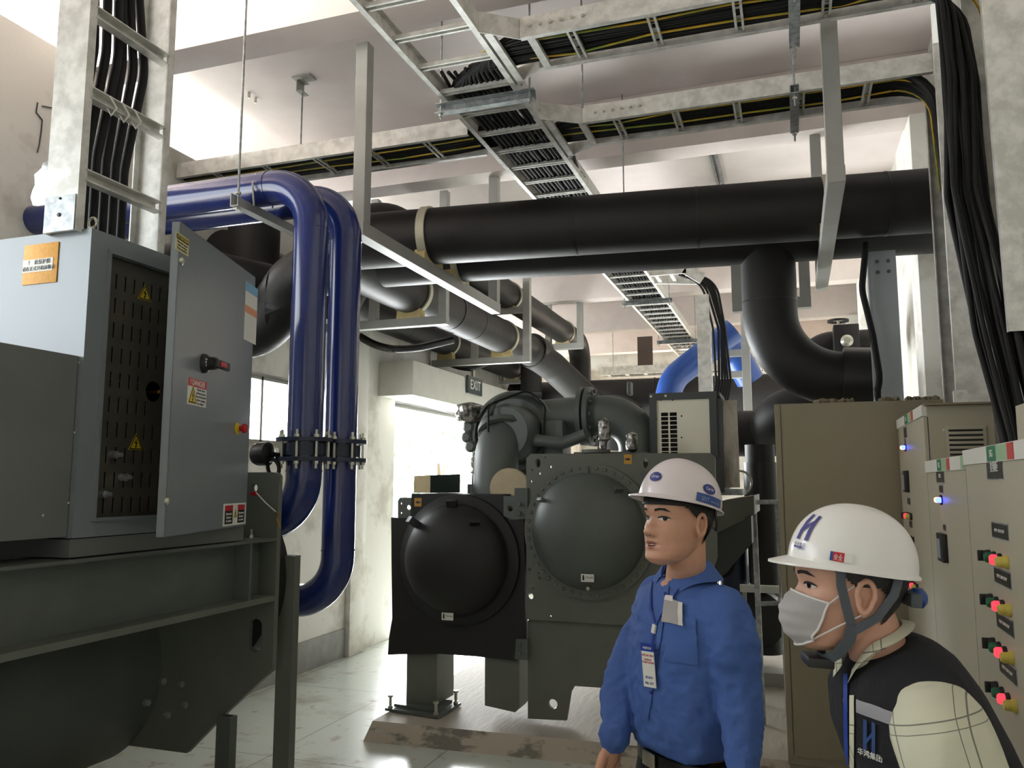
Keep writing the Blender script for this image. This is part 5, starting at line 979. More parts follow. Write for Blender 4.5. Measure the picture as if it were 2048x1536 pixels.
def face(th, z, off=0, open_=0.0):
    F, K, B = interp(FT, z), interp(KT, z), interp(BT, z); c = K*.55+F*.45 if 0 else (F+K)/2; A = (F-K)/2
    ct, st = math.cos(th), math.sin(th); x = c+(A+off)*(abs(ct)**.9)*(1 if ct > 0 else -1); y = (B+off)*(abs(st)**.92)*(1 if st > 0 else -1)
    if ct > 0:
        w_ = min(1, ct*1.6); d = interp(NT, z)*g(y, .0075 if z > -.02 else .0125)
        d += .006*(g(y-.014, .005)+g(y+.014, .005))*g(z+.039, .006)
        d -= .0085*(g(abs(y)-.032, .013))*g(z-.002, .010); d += .0052*g(abs(y)-.032, .010)*g(z-.001, .0055)
        d += .003*g(abs(y)-.026, .02)*g(z-.022, .007)+.004*g(abs(y)-.043, .016)*g(z+.024, .016)
        d += .0048*g(y, .019)*g(z+.0595, .0045)+.0048*g(y, .017)*g(z+.0725-open_*.4, .0048)-(.0065+open_)*g(y, .017)*g(z+.066, .0022+open_*.15)
        d += .006*g(y, .018)*g(z+.10, .011)-.003*g(y, .016)*g(z+.084, .005); x += d*w_
    return V((x, y, z))
def head_mb(mb, M, open_=0.0, nt=150, nz=110):
    vs = [M @ face(2*pi*k/nt, .118*math.sin(pi*(i/nz-.5)), 0, open_) for i in range(nz+1) for k in range(nt)]
    fs = [(i*nt+k, i*nt+(k+1) % nt, (i+1)*nt+(k+1) % nt, (i+1)*nt+k) for i in range(nz) for k in range(nt)]
    mb.add(vs, fs+[tuple(range(nt))[::-1], tuple(nz*nt+k for k in range(nt))])
    for s in (1, -1):                                       # ears
        E = M @ Matrix.Translation((-.010, s*.0735, -.012)) @ Matrix.Rotation(s*.38, 4, 'Z') @ Matrix.Rotation(-.15, 4, 'Y')
        mb.tube([E @ V((.003+.0155*math.cos(a)*(1 if math.sin(a) > -.2 else .75), s*(.008-.004*math.cos(a)), .004+.028*math.sin(a))) for a in [2*pi*k/20 for k in range(21)]], .0052, 8, False)
        mb.ell(E @ V((.0, s*-.001, .003)), (.013, .0045, .024), 10, E.to_3x3()); mb.ell(E @ V((-.001, s*.005, -.024)), (.008, .0055, .009), 8, E.to_3x3())
        mb.ell(E @ V((.011, s*.005, -.004)), (.005, .004, .007), 8, E.to_3x3())
def fpatch(M, poly, off, nm, m, par, n=8, open_=0.0, thick=None):    # patch on the face from a (y, z) outline
    cy = sum(p[0] for p in poly)/len(poly); cz = sum(p[1] for p in poly)/len(poly); mb = MB(); k = len(poly)
    def pt(y, z): B = interp(BT, z); s = max(-.999, min(.999, y/B)); th = math.asin(math.copysign(abs(s)**(1/.92), s)); p = face(th, z, 0, open_); return M @ (p+V((off, off*s*1.0, 0)))
    for i in range(n+1): f = i/n; mb.v += [pt(cy+(y-cy)*f, cz+(z-cz)*f) for y, z in poly]
    for i in range(n):
        for q in range(k): mb.f.append([i*k+q, i*k+(q+1) % k, (i+1)*k+(q+1) % k, (i+1)*k+q])
    return O(mb, nm, m, par, smooth=70)
def limb(mb, pts, rr, seg=24, sq=1.0, n=6):                # smooth tapered limb with round ends
    P = [V(p) for p in pts]; out = []; R_ = []
    for i in range(len(P)-1):
        p0 = P[max(i-1, 0)]; p1 = P[i]; p2 = P[i+1]; p3 = P[min(i+2, len(P)-1)]
        for k in range(n):
            t = k/n; out.append(.5*((2*p1)+(p2-p0)*t+(2*p0-5*p1+4*p2-p3)*t*t+(3*p1-p0-3*p2+p3)*t**3)); f = t*t*(3-2*t); R_.append(rr[i]*(1-f)+rr[i+1]*f)
    out.append(P[-1]); R_.append(rr[-1]); d0 = (out[0]-out[1]).normalized(); d1 = (out[-1]-out[-2]).normalized()
    caps0 = [(out[0]+d0*R_[0]*math.sin(a), max(R_[0]*math.cos(a), 1e-4)) for a in (1.5, 1.1, .6)]; caps1 = [(out[-1]+d1*R_[-1]*math.sin(a), max(R_[-1]*math.cos(a), 1e-4)) for a in (.6, 1.1, 1.5)]
    return mb.tube([c[0] for c in caps0]+out+[c[0] for c in caps1], [c[1] for c in caps0]+R_+[c[1] for c in caps1], seg, True, 0, 8, sq)
def loft(mb, secs, seg=40):                                # secs: (centre, lateral axis, half width, forward axis, half depth)
    for c, l, a, f, b in secs:
        mb.v += [V(c)+V(l)*a*math.copysign(abs(math.cos(t))**.85, math.cos(t))+V(f)*b*math.copysign(abs(math.sin(t))**.9, math.sin(t)) for t in [2*pi*k/seg for k in range(seg)]]
    n0 = len(mb.v)-seg*len(secs)
    for i in range(len(secs)-1):
        for k in range(seg): mb.f.append([n0+i*seg+k, n0+i*seg+(k+1) % seg, n0+(i+1)*seg+(k+1) % seg, n0+(i+1)*seg+k])
    mb.f += [[n0+k for k in range(seg)][::-1], [n0+(len(secs)-1)*seg+k for k in range(seg)]]
    return mb
def fuse(mb, vox, smooth_it=3, disp=None):                 # one continuous surface out of overlapping volumes
    me = bpy.data.meshes.new('f'); me.from_pydata(mb.v, [], mb.f); ob = bpy.data.objects.new('f', me); C.objects.link(ob)
    r = ob.modifiers.new('r', 'REMESH'); r.mode = 'VOXEL'; r.voxel_size = vox
    if smooth_it: s = ob.modifiers.new('s', 'SMOOTH'); s.factor = .5; s.iterations = smooth_it
    dg = bpy.context.evaluated_depsgraph_get(); dg.update(); out = bpy.data.meshes.new_from_object(ob.evaluated_get(dg)); bpy.data.objects.remove(ob)
    if disp:
        ns = [v.normal.copy() for v in out.vertices]
        for v, n in zip(out.vertices, ns): v.co = v.co+n*disp(v.co.copy(), n)
    return out
def hand(mb, w, d, pn, th, curl=.5, s=1.0):                # wrist, direction to fingers, palm normal, thumb side
    w, d, pn, th = V(w), V(d).normalized(), V(pn).normalized(), V(th).normalized(); d *= s; pn *= s; th *= s
    for k in range(4): o = (.030-.020*k); limb(mb, [w+th*o*.5, w+d*.04+th*o*.9, w+d*.085+th*o], [.014*s, .0135*s, .0115*s], 12, 1.0, 3)
    limb(mb, [w-d*.03, w+d*.03], [.024*s, .026*s], 16, .75, 3); L_ = (.072, .080, .074, .058)
    for k in range(4):
        b = w+d*.085+th*(.030-.020*k); a = curl*(.9+.12*k); p = [b]; ang = 0
        for j_, fr in enumerate((.45, .30, .25)): ang += a*(.55, .9, .6)[j_]; p.append(p[-1]+(d*math.cos(ang)+pn*math.sin(ang))*L_[k]*fr)
        limb(mb, p, [.0098*s, .0088*s, .0080*s, .0068*s], 12, 1, 4)
    limb(mb, [w+d*.018+th*.024, w+d*.045+th*.046+pn*.010, w+d*.072+th*.050+pn*.018, w+d*.095+th*.046+pn*.026], [.014*s, .0125*s, .0105*s, .0085*s], 12, 1, 4)
def folds(amp, sc, seedv, stretch=(1, 1, .45)):
    def f(p, n): q = V((p.x*stretch[0], p.y*stretch[1], p.z*stretch[2]))*sc+seedv; a = 1-abs(noise.noise(q))*2.2; b = 1-abs(noise.noise(q*2.1+V((3, 1, 2))))*2.2; return amp*(a*.8+b*.45-.7)
    return f
def hat(M, par, m, tilt, zr=.045, hh=.112, peak=.052, L_=.128, W_=.110, nm='hard_hat', flare=.007):
    T_ = M @ Matrix.Translation((-.008, 0, zr)) @ Matrix.Rotation(-tilt, 4, 'Y'); nt = 96; ns = 22
    def sh(th, s, off=0):
        c, q = math.cos(th), math.sin(th)
        if s <= 1: a = s*pi/2; r = math.sin(a)**.92; z = hh*math.cos(a)**.95; x = (L_+off)*r*c; y = (W_+off)*r*q; z += (off if s < .9 else 0); z += .0045*g(y, .022)*(1-s**4)*(1 if s < .92 else 0); return V((x, y, z))
        e = (s-1)/.3; ex = flare+peak*max(0, c)**2.6; return V(((L_+ex*e)*c, (W_+(flare*e))*q, -.004*e-.014*e*max(0, c)**2*(peak/.05)))
    ss = [i/ns for i in range(ns+1)]+[1.06, 1.15, 1.3]; mb = MB(); rows = [[T_ @ sh(2*pi*k/nt, max(s, .001)) for k in range(nt)] for s in ss]
    rows += [[T_ @ (sh(2*pi*k/nt, s)+V((0, 0, -.004))) for k in range(nt)] for s in (1.3, 1.12, 1.0)]+[[T_ @ sh(2*pi*k/nt, s, -.006) for k in range(nt)] for s in (.98, .8, .6, .4, .2, .02)]
    for r_ in rows: mb.v += r_
    for i in range(len(rows)-1):
        for k in range(nt): mb.f.append([i*nt+k, i*nt+(k+1) % nt, (i+1)*nt+(k+1) % nt, (i+1)*nt+k])
    mb.f += [list(range(nt))[::-1], [(len(rows)-1)*nt+k for k in range(nt)]]
    h = O(mb, nm, m, par, smooth=50)
    def surf(th0, s0):                                      # decal mapper: metres along the shell from a centre
        def f(u, v, d=0):
            th = th0+u/L_; s = s0-v/(hh*1.25); p = T_ @ sh(th, max(.02, min(1, s)), .0022+d); return p
        return f
    return h, surf
def decal(poly, fn, nm, m, par, d=0.0, n=4):
    cx = sum(p[0] for p in poly)/len(poly); cy = sum(p[1] for p in poly)/len(poly); k = len(poly); mb = MB()
    for i in range(n+1): f = i/n; mb.v += [fn(cx+(x-cx)*f, cy+(y-cy)*f, d) for x, y in poly]
    for i in range(n):
        for q in range(k): mb.f.append([i*k+q, i*k+(q+1) % k, (i+1)*k+(q+1) % k, (i+1)*k+q])
    return O(mb, nm, m, par, smooth=60)
def sub(poly, n): return [(poly[i][0]+(poly[(i+1) % len(poly)][0]-poly[i][0])*k/n, poly[i][1]+(poly[(i+1) % len(poly)][1]-poly[i][1])*k/n) for i in range(len(poly)) for k in range(n)]
def dcal_text(s, size, fn, m, par, du=0, dv=0, sx=1, shear=0): return txt(s, size, None, m, par, depth=0, warp=lambda x, y, z: fn(du+x*sx, dv+y, .0006), shear=shear)
def bvh(me): return BVHTree.FromPolygons([v.co for v in me.vertices], [tuple(p.vertices) for p in me.polygons])
def cast(tree, px, py, lift=.003):
    r = ray(px, py).normalized(); h = tree.ray_cast(V((0, 0, EYE)), r); return h[0]+h[1]*lift if h[0] else None
def cpatch(tree, quad, nu, nv, nm, m, par, lift=.003, thick=0):   # grid patch laid on a garment
    mb = MB(); ok = True
    for i in range(nv+1):
        for k in range(nu+1):
            u, v = k/nu, i/nv; a = [quad[0][q]*(1-u)+quad[1][q]*u for q in (0, 1)]; b = [quad[3][q]*(1-u)+quad[2][q]*u for q in (0, 1)]
            p = cast(tree, a[0]*(1-v)+b[0]*v, a[1]*(1-v)+b[1]*v, lift)
            if p is None: ok = False; p = mb.v[-1] if mb.v else V((0, 0, 0))
            mb.v.append(p)
    for i in range(nv):
        for k in range(nu): a = i*(nu+1)+k; mb.f.append([a, a+1, a+nu+2, a+nu+1])
    return O(mb, nm, m, par, smooth=60)
def hframe(p, f, pitch=0, roll=0):                         # x forward, y left, z up
    f = V((f[0], f[1], 0)).normalized(); l = V((-f.y, f.x, 0)); R_ = Matrix(((f.x, l.x, 0, p[0]), (f.y, l.y, 0, p[1]), (0, 0, 1, p[2]), (0, 0, 0, 1)))
    return R_ @ Matrix.Rotation(-pitch, 4, 'Y') @ Matrix.Rotation(roll, 4, 'X')
def eyes(M, par, lookL=0.0, sides=(1, -1), open_=0):
    for s in sides:
        c = .0315*s; e = [(c+.0150*math.cos(a), .001+.0060*math.sin(a)*(1.0 if math.sin(a) > 0 else .7)) for a in [2*pi*k/20 for k in range(20)]]
        w_ = fpatch(M, e, .0012, 'eye', EYEW, par); fpatch(M, circ(c+lookL, .0014, .0056, 14), .0018, 'iris', IRIS, w_, 3)
        fpatch(M, [(c+.0160*math.cos(a), .001+.0070*math.sin(a)) for a in [pi*k/12 for k in range(13)]]+[(c+.0160*math.cos(a), .001+.0052*math.sin(a)) for a in [pi-pi*k/12 for k in range(13)]], .0022, 'eyelid_line', BROW, w_, 2)
        fpatch(M, [(c-.017*s, .018), (c-.004*s, .0215), (c+.010*s, .0225), (c+.021*s, .018), (c+.010*s, .0275), (c-.004*s, .0275), (c-.016*s, .0245)], .0018, 'eyebrow', BROW, par, 5)
def legs(mb_t, par, hip, lat, fwd, feet):
    pass
def hair_shell(M, par, zlo_back=-.055, zlo_side=-.002):
    mb = MB(); nt = 120; nz = 40; ok = {}
    for i in range(nz+1):
        for k in range(nt):
            th = 2*pi*k/nt; z = -.075+.185*i/nz; mb.v.append(M @ (face(th, z, .006)+V((0, 0, 0))))
    for i in range(nz):
        for k in range(nt):
            th = 2*pi*(k+.5)/nt; a = abs(((th+pi) % (2*pi))-pi); z = -.075+.185*(i+.5)/nz
            lim = .036 if a < 1.15 else (.036+(a-1.15)/.35*(-.030) if a < 1.5 else (.006 if a < 1.9 else .006+(a-1.9)/.5*(zlo_back-.006) if a < 2.4 else zlo_back))
            if z > lim: mb.f.append([i*nt+k, i*nt+(k+1) % nt, (i+1)*nt+(k+1) % nt, (i+1)*nt+k])
    used = sorted({i for f in mb.f for i in f}); mp = {o: n for n, o in enumerate(used)}; mb.v = [mb.v[i] for i in used]; mb.f = [[mp[i] for i in f] for f in mb.f]
    return O(mb, 'hair', HAIR, par, smooth=60)
def collar(nc, f, l, rw, rd, zt, drop, tipz, m, par, up=V((0, 0, 1)), gap=.35, wide=1.30):
    mb = MB(); n = 44
    for k in range(n+1):
        th = gap+(2*pi-2*gap)*k/n; a = min(th, 2*pi-th); fr = max(0, math.cos(th)); tip = g(a-gap, .22)
        for r0, dz in ((1.0, -.012-.055*fr**2), (1.02, .006-.050*fr**2), (1.10, .003-.052*fr**2), (wide+.12*tip, -drop-.045*fr**2-tipz*tip)):
            mb.v.append(nc+f*math.cos(th)*rd*r0+l*math.sin(th)*rw*r0+up*dz)
    for k in range(n):
        for q in range(3): mb.f.append([k*4+q, k*4+q+1, (k+1)*4+q+1, (k+1)*4+q])
    return O(mb, 'collar', m, par, smooth=70)
# ---------------------------------------------------------------- man in the blue shirt
ms = T('person', 'man in a blue long sleeved shirt and white hard hat, mouth open, looking left', 'person')
hp = at(1354, 1041, Y=2.2); f1 = (-.65, -.76); M1 = hframe(hp, f1, math.radians(5), 0)
fb = V((-.76, -.65, 0)).normalized(); lb = V((-fb.y, fb.x, 0)); bx = at(1372, 1250, Y=2.27); U = V((0, 0, 1)); bc = lambda z, df=0, dl=0: V((bx.x, bx.y, z))+fb*df+lb*dl
mb = MB(); head_mb(mb, M1, .0028)
nb = bc(1.425, -.005); limb(mb, [hp+V((f1[0], f1[1], 0))*-.030+U*-.055, hp+V((f1[0], f1[1], 0))*-.030+U*-.11, nb, nb-U*.06], [.051, .051, .056, .080], 28, .95)
limb(mb, [bc(1.385, .03), bc(1.32, .035)], [.05, .06], 20)
loft(mb, [(bc(1.38), lb, .10, fb, .06), (bc(1.34), lb, .145, fb, .08), (bc(1.2), lb, .145, fb, .10), (bc(1.0), lb, .128, fb, .085), (bc(.88), lb, .135, fb, .095)])
shR = bc(1.355, -.01, -.178); shL = bc(1.355, -.01, .178)
eR = at(1250, 1345, Y=2.32); wR = at(1227, 1478, Y=2.20); eL = at(1476, 1385, Y=2.12); wL = at(1490, 1560, Y=2.04)
for a, b_, c, hd, pn, thn in ((shR, eR, wR, V((-.22, -.16, -1)), V((.6, .2, -.1)), V((-.5, -.8, 0))), (shL, eL, wL, V((-.1, -.1, -1)), V((-.7, .5, 0)), V((-.6, -.7, 0)))):
    limb(mb, [a+(bc(1.3)-a)*.25-U*.02, b_, c], [.042, .036, .026], 20); hand(mb, c+V(hd).normalized()*.02, hd, pn, thn, .45)
for s in (1, -1):
    h_ = bc(.88, 0, .09*s); k_ = bc(.48, .02, .10*s); an = bc(.09, -.01, .11*s); limb(mb, [h_, k_, an, an-U*.03], [.085, .055, .036, .034], 24); limb(mb, [an-U*.03, an+fb*.12-U*.055], [.036, .03], 16, .8)
body = me_obj('body', fuse(mb, .0034, 2), SKIN1, ms, smooth=80)
eyes(M1, ms, .003)
fpatch(M1, [(-.022, -.0655), (-.012, -.0585), (-.004, -.0565), (0, -.058), (.004, -.0565), (.012, -.0585), (.022, -.0655), (.012, -.0645), (0, -.0640), (-.012, -.0645)], .0010, 'upper_lip', LIPS, ms, 5, .0028)
fpatch(M1, [(-.021, -.067), (-.010, -.0690), (0, -.0695), (.010, -.0690), (.021, -.067), (.012, -.0765), (0, -.0795), (-.012, -.0765)], .0010, 'lower_lip', LIPS, ms, 5, .0028)
fpatch(M1, [(-.018, -.0665), (-.006, -.0632), (.006, -.0632), (.018, -.0665), (.006, -.0712), (-.006, -.0712)], .0016, 'mouth_gap', BROW, ms, 3, .0028)
for s in (1, -1): fpatch(M1, circ(.0075*s, -.0440, .0028, 10, .0018), .0008, 'nostril', BROW, ms, 2)
hair_shell(M1, ms)
mb = MB()
loft(mb, [(nb+U*.002, lb, .066, fb, .062), (bc(1.405, -.005), lb, .115, fb, .080), (bc(1.385, -.004), lb, .165, fb, .096), (bc(1.33), lb, .190, fb, .118), (bc(1.25, .004), lb, .188, fb, .130), (bc(1.14, .006), lb, .180, fb, .132), (bc(1.05, .008), lb, .172, fb, .130), (bc(1.018, .006), lb, .168, fb, .124), (bc(.99), lb, .158, fb, .112)], 56)
limb(mb, [shR+lb*.03+U*.0, shR-lb*.0+U*-.06, eR, wR+(eR-wR)*.10, wR], [.066, .066, .053, .041, .038], 28)
limb(mb, [shL-lb*.03+U*.0, shL+lb*.006+U*-.07, eL, wL+(eL-wL)*.10, wL], [.070, .070, .056, .043, .040], 28)
fo = folds(.0090, 7.5, V((2, 5, 1)), (1, 1, .8)); fo2 = folds(.0034, 19, V((7, 3, 8)), (1, 1, 1.3))
def dsp(p, n):
    arm = min((p-eR).length, (p-eL).length, (p-wR).length*1.2, (p-wL).length*1.2); waist = g(p.z-1.03, .05); top = 1 if p.z < 1.37 else .3
    return (fo(p, n)*(.7+.8*waist)+fo2(p, n)*(1.3 if arm < .2 else .25))*top
sm = fuse(mb, .006, 4, dsp); tree1 = bvh(sm); shirt = me_obj('shirt', sm, SHIRT, ms, smooth=80)
collar(nb+U*.040+fb*.004, fb, lb, .061, .063, 0, .040, .030, SHIRTD, ms, gap=.46, wide=1.62)
# open throat below the collar: skin wedge then placket
thr = [cast(tree1, *q, .0085) for q in ((1310, 1142), (1330, 1136), (1352, 1142), (1340, 1162), (1325, 1186))]
if all(thr): O(MB().add(thr, [(0, 1, 2, 3, 4)]), 'throat_skin', SKIN1, ms, smooth=0)
cpatch(tree1, [(1330, 1172), (1340, 1172), (1298, 1440), (1288, 1440)], 2, 30, 'placket', SHIRTD, ms, .0035)
for q in ((1333, 1190), (1326, 1240), (1317, 1300), (1305, 1385)): 
    p = cast(tree1, *q, .005)
    if p: O(MB().ell(p, (.005, .003, .005), 6), 'button', CBLUE, ms)
cpatch(tree1, [(1331, 1228), (1392, 1236), (1396, 1330), (1334, 1322)], 8, 10, 'chest_pocket', SHIRTD, ms, .004)
pm = cpatch(tree1, [(1334, 1196), (1368, 1208), (1366, 1252), (1328, 1244)], 5, 6, 'folded_mask', MASKM, ms, .009, 0); cpatch(tree1, [(1361, 1206), (1369, 1208), (1367, 1253), (1359, 1251)], 2, 5, 'mask_edge', MASKE, pm, .0105); cpatch(tree1, [(1336, 1194), (1350, 1196), (1350, 1206), (1334, 1202)], 2, 2, 'mask_edge', MASKE, pm, .0105)
cu_ = [cast(tree1, *q, .006) for q in ((1306, 1166), (1303, 1190), (1303, 1215), (1313, 1252))]; c2_ = [cast(tree1, *q, .006) for q in ((1376, 1158), (1352, 1190), (1328, 1225), (1314, 1252))]
la = T('lanyard_badge', 'blue lanyard with a printed visitor badge hanging on the blue shirt', 'badge')
for c_ in (cu_, c2_):
    c_ = [q for q in c_ if q]; O(MB().tube(c_, .0042, 8, True, .02, 4, .35), 'strap', LANY, la)
q0, q1 = cast(tree1, 1313, 1250, .007), cast(tree1, 1311, 1268, .007); O(MB().bar(q0, q1+V((0, 0, .002)), .014, .006, fb), 'clip_block', WHT, la, bevel=.001)
q2 = cast(tree1, 1310, 1292, .010); O(MB().bar(q1, q2, .009, .003, fb), 'strap', LANY, la, smooth=0)
tl = cast(tree1, 1306, 1334, .014); bd = quadframe(tl, (-.55, -.83, .05), (-.06, 0, 1))
card = O(MB().box((-.021, -.050, -.001), (.021, .038, .001)).xf(bd), 'badge_card', WHT, la, smooth=0)
O(MB().box((-.022, .038, -.001), (.022, .058, .001)).xf(bd), 'badge_header', LANY, la, smooth=0); txt('VISITOR', .008, bd @ Matrix.Translation((0, .046, .0012)), WHT, la)
RP = mat('badge_print_red', rgb(200, 90, 90), .5); BP_ = mat('badge_print_blue', rgb(70, 100, 170), .5)
txt('THẺ RA VÀO', .0072, bd @ Matrix.Translation((0, .028, .0014)), RP, card); txt('KHÁCH\nTHAM QUAN', .0068, bd @ Matrix.Translation((0, .014, .0014)), RP, card); txt('Số: 0217', .0072, bd @ Matrix.Translation((0, -.026, .0014)), BP_, card); txt('No. 217', .0085, bd @ Matrix.Translation((0, -.040, .0014)), NAVYL, card)
h1, sf = hat(M1, ms, HAT1, math.radians(9), .047, .112, .036, .116, .100)
for th0, s0, k_ in ((.16, .78, 1.05), (1.62, .80, 1.05)):
    fn = sf(th0, s0); o = decal([(.0215*math.cos(a)*k_, .0102*math.sin(a)*k_) for a in [2*pi*k/28 for k in range(28)]], fn, 'oval_badge', CBLUE, h1); dcal_text('Carrier', .0098, fn, WHT, o, 0, -.0005, 1.0, .25)
fn = sf(1.66, .955); o = decal(sub([(-.045, -.0075), (.050, -.0075), (.050, .0085), (-.045, .0085)], 6), fn, 'blue_strip', BLUEB, h1); dcal_text('SEVT', .012, fn, LCDM, o, -.018, 0); dcal_text('Hoàng Văn', .0062, fn, LCDM, o, .018, 0) if 0 else dcal_text('MAINTENANCE', .0055, fn, LCDM, o, .020, -.001)
O(MB().tube([M1 @ V((-.07, .066, .03)), M1 @ V((-.075, .070, -.002)), M1 @ V((-.085, .058, -.020)), M1 @ V((-.10, .03, -.012))], .0035, 8, True, .01), 'cradle_strap', BLK, h1)
# belt, trousers, shoes
O(loft(MB(), [(bc(.957), lb, .163, fb, .116), (bc(.990), lb, .163, fb, .116)], 48), 'belt', BELT, ms, smooth=40)
O(MB().box((-.028, -.018, -.002), (.028, .018, .004)).xf(quadframe(bc(.974, .122), fb)), 'belt_buckle', ZINC, ms, bevel=.002)
mb = MB(); loft(mb, [(bc(.965), lb, .160, fb, .113), (bc(.90), lb, .172, fb, .125), (bc(.82), lb, .172, fb, .12)], 40)
for s in (1, -1): limb(mb, [bc(.86, 0, .08*s), bc(.5, .02, .10*s), bc(.14, -.01, .11*s)], [.096, .072, .060], 28)
me_obj('trousers', fuse(mb, .009, 3, folds(.004, 9, V((1, 1, 1)))), TROU, ms, smooth=80)
for s in (1, -1):
    c = bc(.0, .05, .11*s); sh = MB(); sh.ell(c+U*.045, (.14, .05, .048), 16, Matrix((( fb.x, lb.x, 0), (fb.y, lb.y, 0), (0, 0, 1)))); sh.ell(c-fb*.06+U*.06, (.055, .044, .06), 12, Matrix(((fb.x, lb.x, 0), (fb.y, lb.y, 0), (0, 0, 1))))
    for i, p in enumerate(sh.v): p.z = max(p.z, .001)
    me_obj('shoe', fuse(sh, .006, 2), SHOE, ms, smooth=60)
# ---------------------------------------------------------------- man with the mask and vest, leaning forward
m2 = T('person', 'masked man in a black vest over a cream shirt leaning in at the right', 'person')
hp = at(1694, 1173, Y=1.65); f2 = (-.982, -.19); M2 = hframe(hp, f2, math.radians(3), 0); F2 = V((f2[0], f2[1], 0)).normalized()
fb2 = V((-.975, -.22, 0)).normalized(); lb2 = V((-fb2.y, fb2.x, 0))
nb2 = at(1764, 1322, Y=1.67); tu = (fb2*.42+U).normalized()                    # trunk axis leans forward
tf = (fb2-tu*fb2.dot(tu)).normalized(); tc = lambda d, df=0, dl=0: nb2-tu*d+tf*df+lb2*dl
mb = MB(); head_mb(mb, M2)
limb(mb, [hp-F2*.030-U*.055, hp-F2*.045-U*.10, nb2+tf*.0, nb2-tu*.06], [.052, .052, .055, .075], 28, .95)
loft(mb, [(tc(.02), lb2, .10, tf, .07), (tc(.07), lb2, .14, tf, .08), (tc(.22), lb2, .145, tf, .10), (tc(.45), lb2, .14, tf, .10), (tc(.56), lb2, .155, tf, .11)])
sL = tc(.075, -.01, .185); sR = tc(.075, -.01, -.185); eL2 = sL+V((.045, -.01, -.285)); wL2 = eL2+V((-.19, .05, -.15)); eR2 = sR+V((.09, .02, -.26)); wR2 = eR2+V((-.12, -.03, -.19))
for a, b_, c, dl in ((sL, eL2, wL2, 1), (sR, eR2, wR2, -1)):
    limb(mb, [a+(tc(.15)-a)*.25, b_, c], [.042, .038, .027], 20); d = (c-b_).normalized(); hand(mb, c+d*.02, d, V((0, 0, -1)), lb2*-dl, .5)
hip = tc(.54); hip2 = V((hip.x+.02, hip.y+.0, .86))
for s in (1, -1):
    h_ = hip2+lb2*.09*s; k_ = V((h_.x-.05, h_.y, .48))+lb2*.01*s; an = V((h_.x+.02, h_.y, .09))+lb2*.01*s; limb(mb, [tc(.5, 0, .07*s), h_, k_, an, an-U*.03], [.10, .09, .056, .036, .034], 24); limb(mb, [an-U*.03, an+fb2*.12-U*.055], [.036, .03], 16, .8)
me_obj('body', fuse(mb, .0034, 2), SKIN2, m2, smooth=80)
eyes(M2, m2, -.001); hair_shell(M2, m2, -.060)
# mask: pleated sheet over nose and mouth
mb = MB(); nu, nv = 40, 26
for i in range(nv+1):
    z = -.012-.098*i/nv
    for k in range(nu+1):
        u = -1+2*k/nu; th = u*1.08; q = i/nv; zz = z-.012*abs(u)**1.5*(1-q)+.016*abs(u)**2*q; p = face(th*(1-.12*q), zz, .0)
        xc = interp([(0, .098), (.14, .112), (.35, .121), (.6, .119), (.8, .110), (1, .090)], q)+.0012*math.sin(q*26); e = face((1 if u > 0 else -1)*1.08*(1-.12*q), z-.012+.012*q+.016*q*0, 0).x+.004; w_ = abs(u)**1.7
        p = V((max(xc*(1-w_)+e*w_, p.x+.003), p.y*1.04+.004*u, p.z))
        mb.v.append(M2 @ p)
for i in range(nv):
    for k in range(nu): a = i*(nu+1)+k; mb.f.append([a, a+1, a+nu+2, a+nu+1])
mk = O(mb, 'face_mask', MASKM, m2, smooth=80)
gv = lambda i, k: mb.v[i*(nu+1)+k]
for ln in ([gv(0, k) for k in range(nu+1)], [gv(nv, k) for k in range(nu+1)], [gv(i, 0) for i in range(nv+1)], [gv(i, nu) for i in range(nv+1)]): O(MB().tube([p*1.0 for p in ln], .0022, 6), 'edge_binding', MASKE, mk)
for s, k in ((1, nu), (-1, 0)):
    for i in (1, nv-1): O(MB().tube([gv(i, k), M2 @ V((.03, s*.074, -.008 if i == 1 else -.060)), M2 @ V((-.004, s*.078, .018 if i == 1 else -.040))], .0016, 6), 'ear_loop', MASKE, mk)
h2, sf2 = hat(M2, m2, HAT2, math.radians(5), .040, .107, .030, .113, .099, flare=.005)
O(MB().ring(M2 @ V((-.008, 0, .044)), (M2.to_3x3() @ V((0, 0, 1))), .001, .002, .001, 6), 'stud', HAT2, h2) if 0 else None
fn = sf2(.42, .66)
for poly in ([(-.017, -.022), (-.008, -.022), (-.008, .022), (-.017, .022)], [(.008, -.022), (.017, -.022), (.017, .022), (.008, .022)], [(-.008, -.010), (.008, .003), (.008, .011), (-.008, -.002)]): decal(sub(poly, 3), fn, 'letter_mark', NAVYL, h2)
dcal_text('华鸿集团', .0085, fn, NAVYL, h2, 0, -.031)
fn = sf2(1.25, .93); decal(sub([(-.021, -.0045), (-.002, -.0045), (-.002, .006), (-.021, .006)], 3), fn, 'sticker', REDM, h2); decal(sub([(-.026, -.0045), (-.021, -.0045), (-.021, .006), (-.026, .006)], 2), fn, 'sticker', BLUEB, h2); decal(sub([(-.002, -.0045), (.012, -.0045), (.012, .006), (-.002, .006)], 3), fn, 'sticker', WHT, h2); dcal_text('安全', .0075, fn, WHT, h2, -.012, 0)
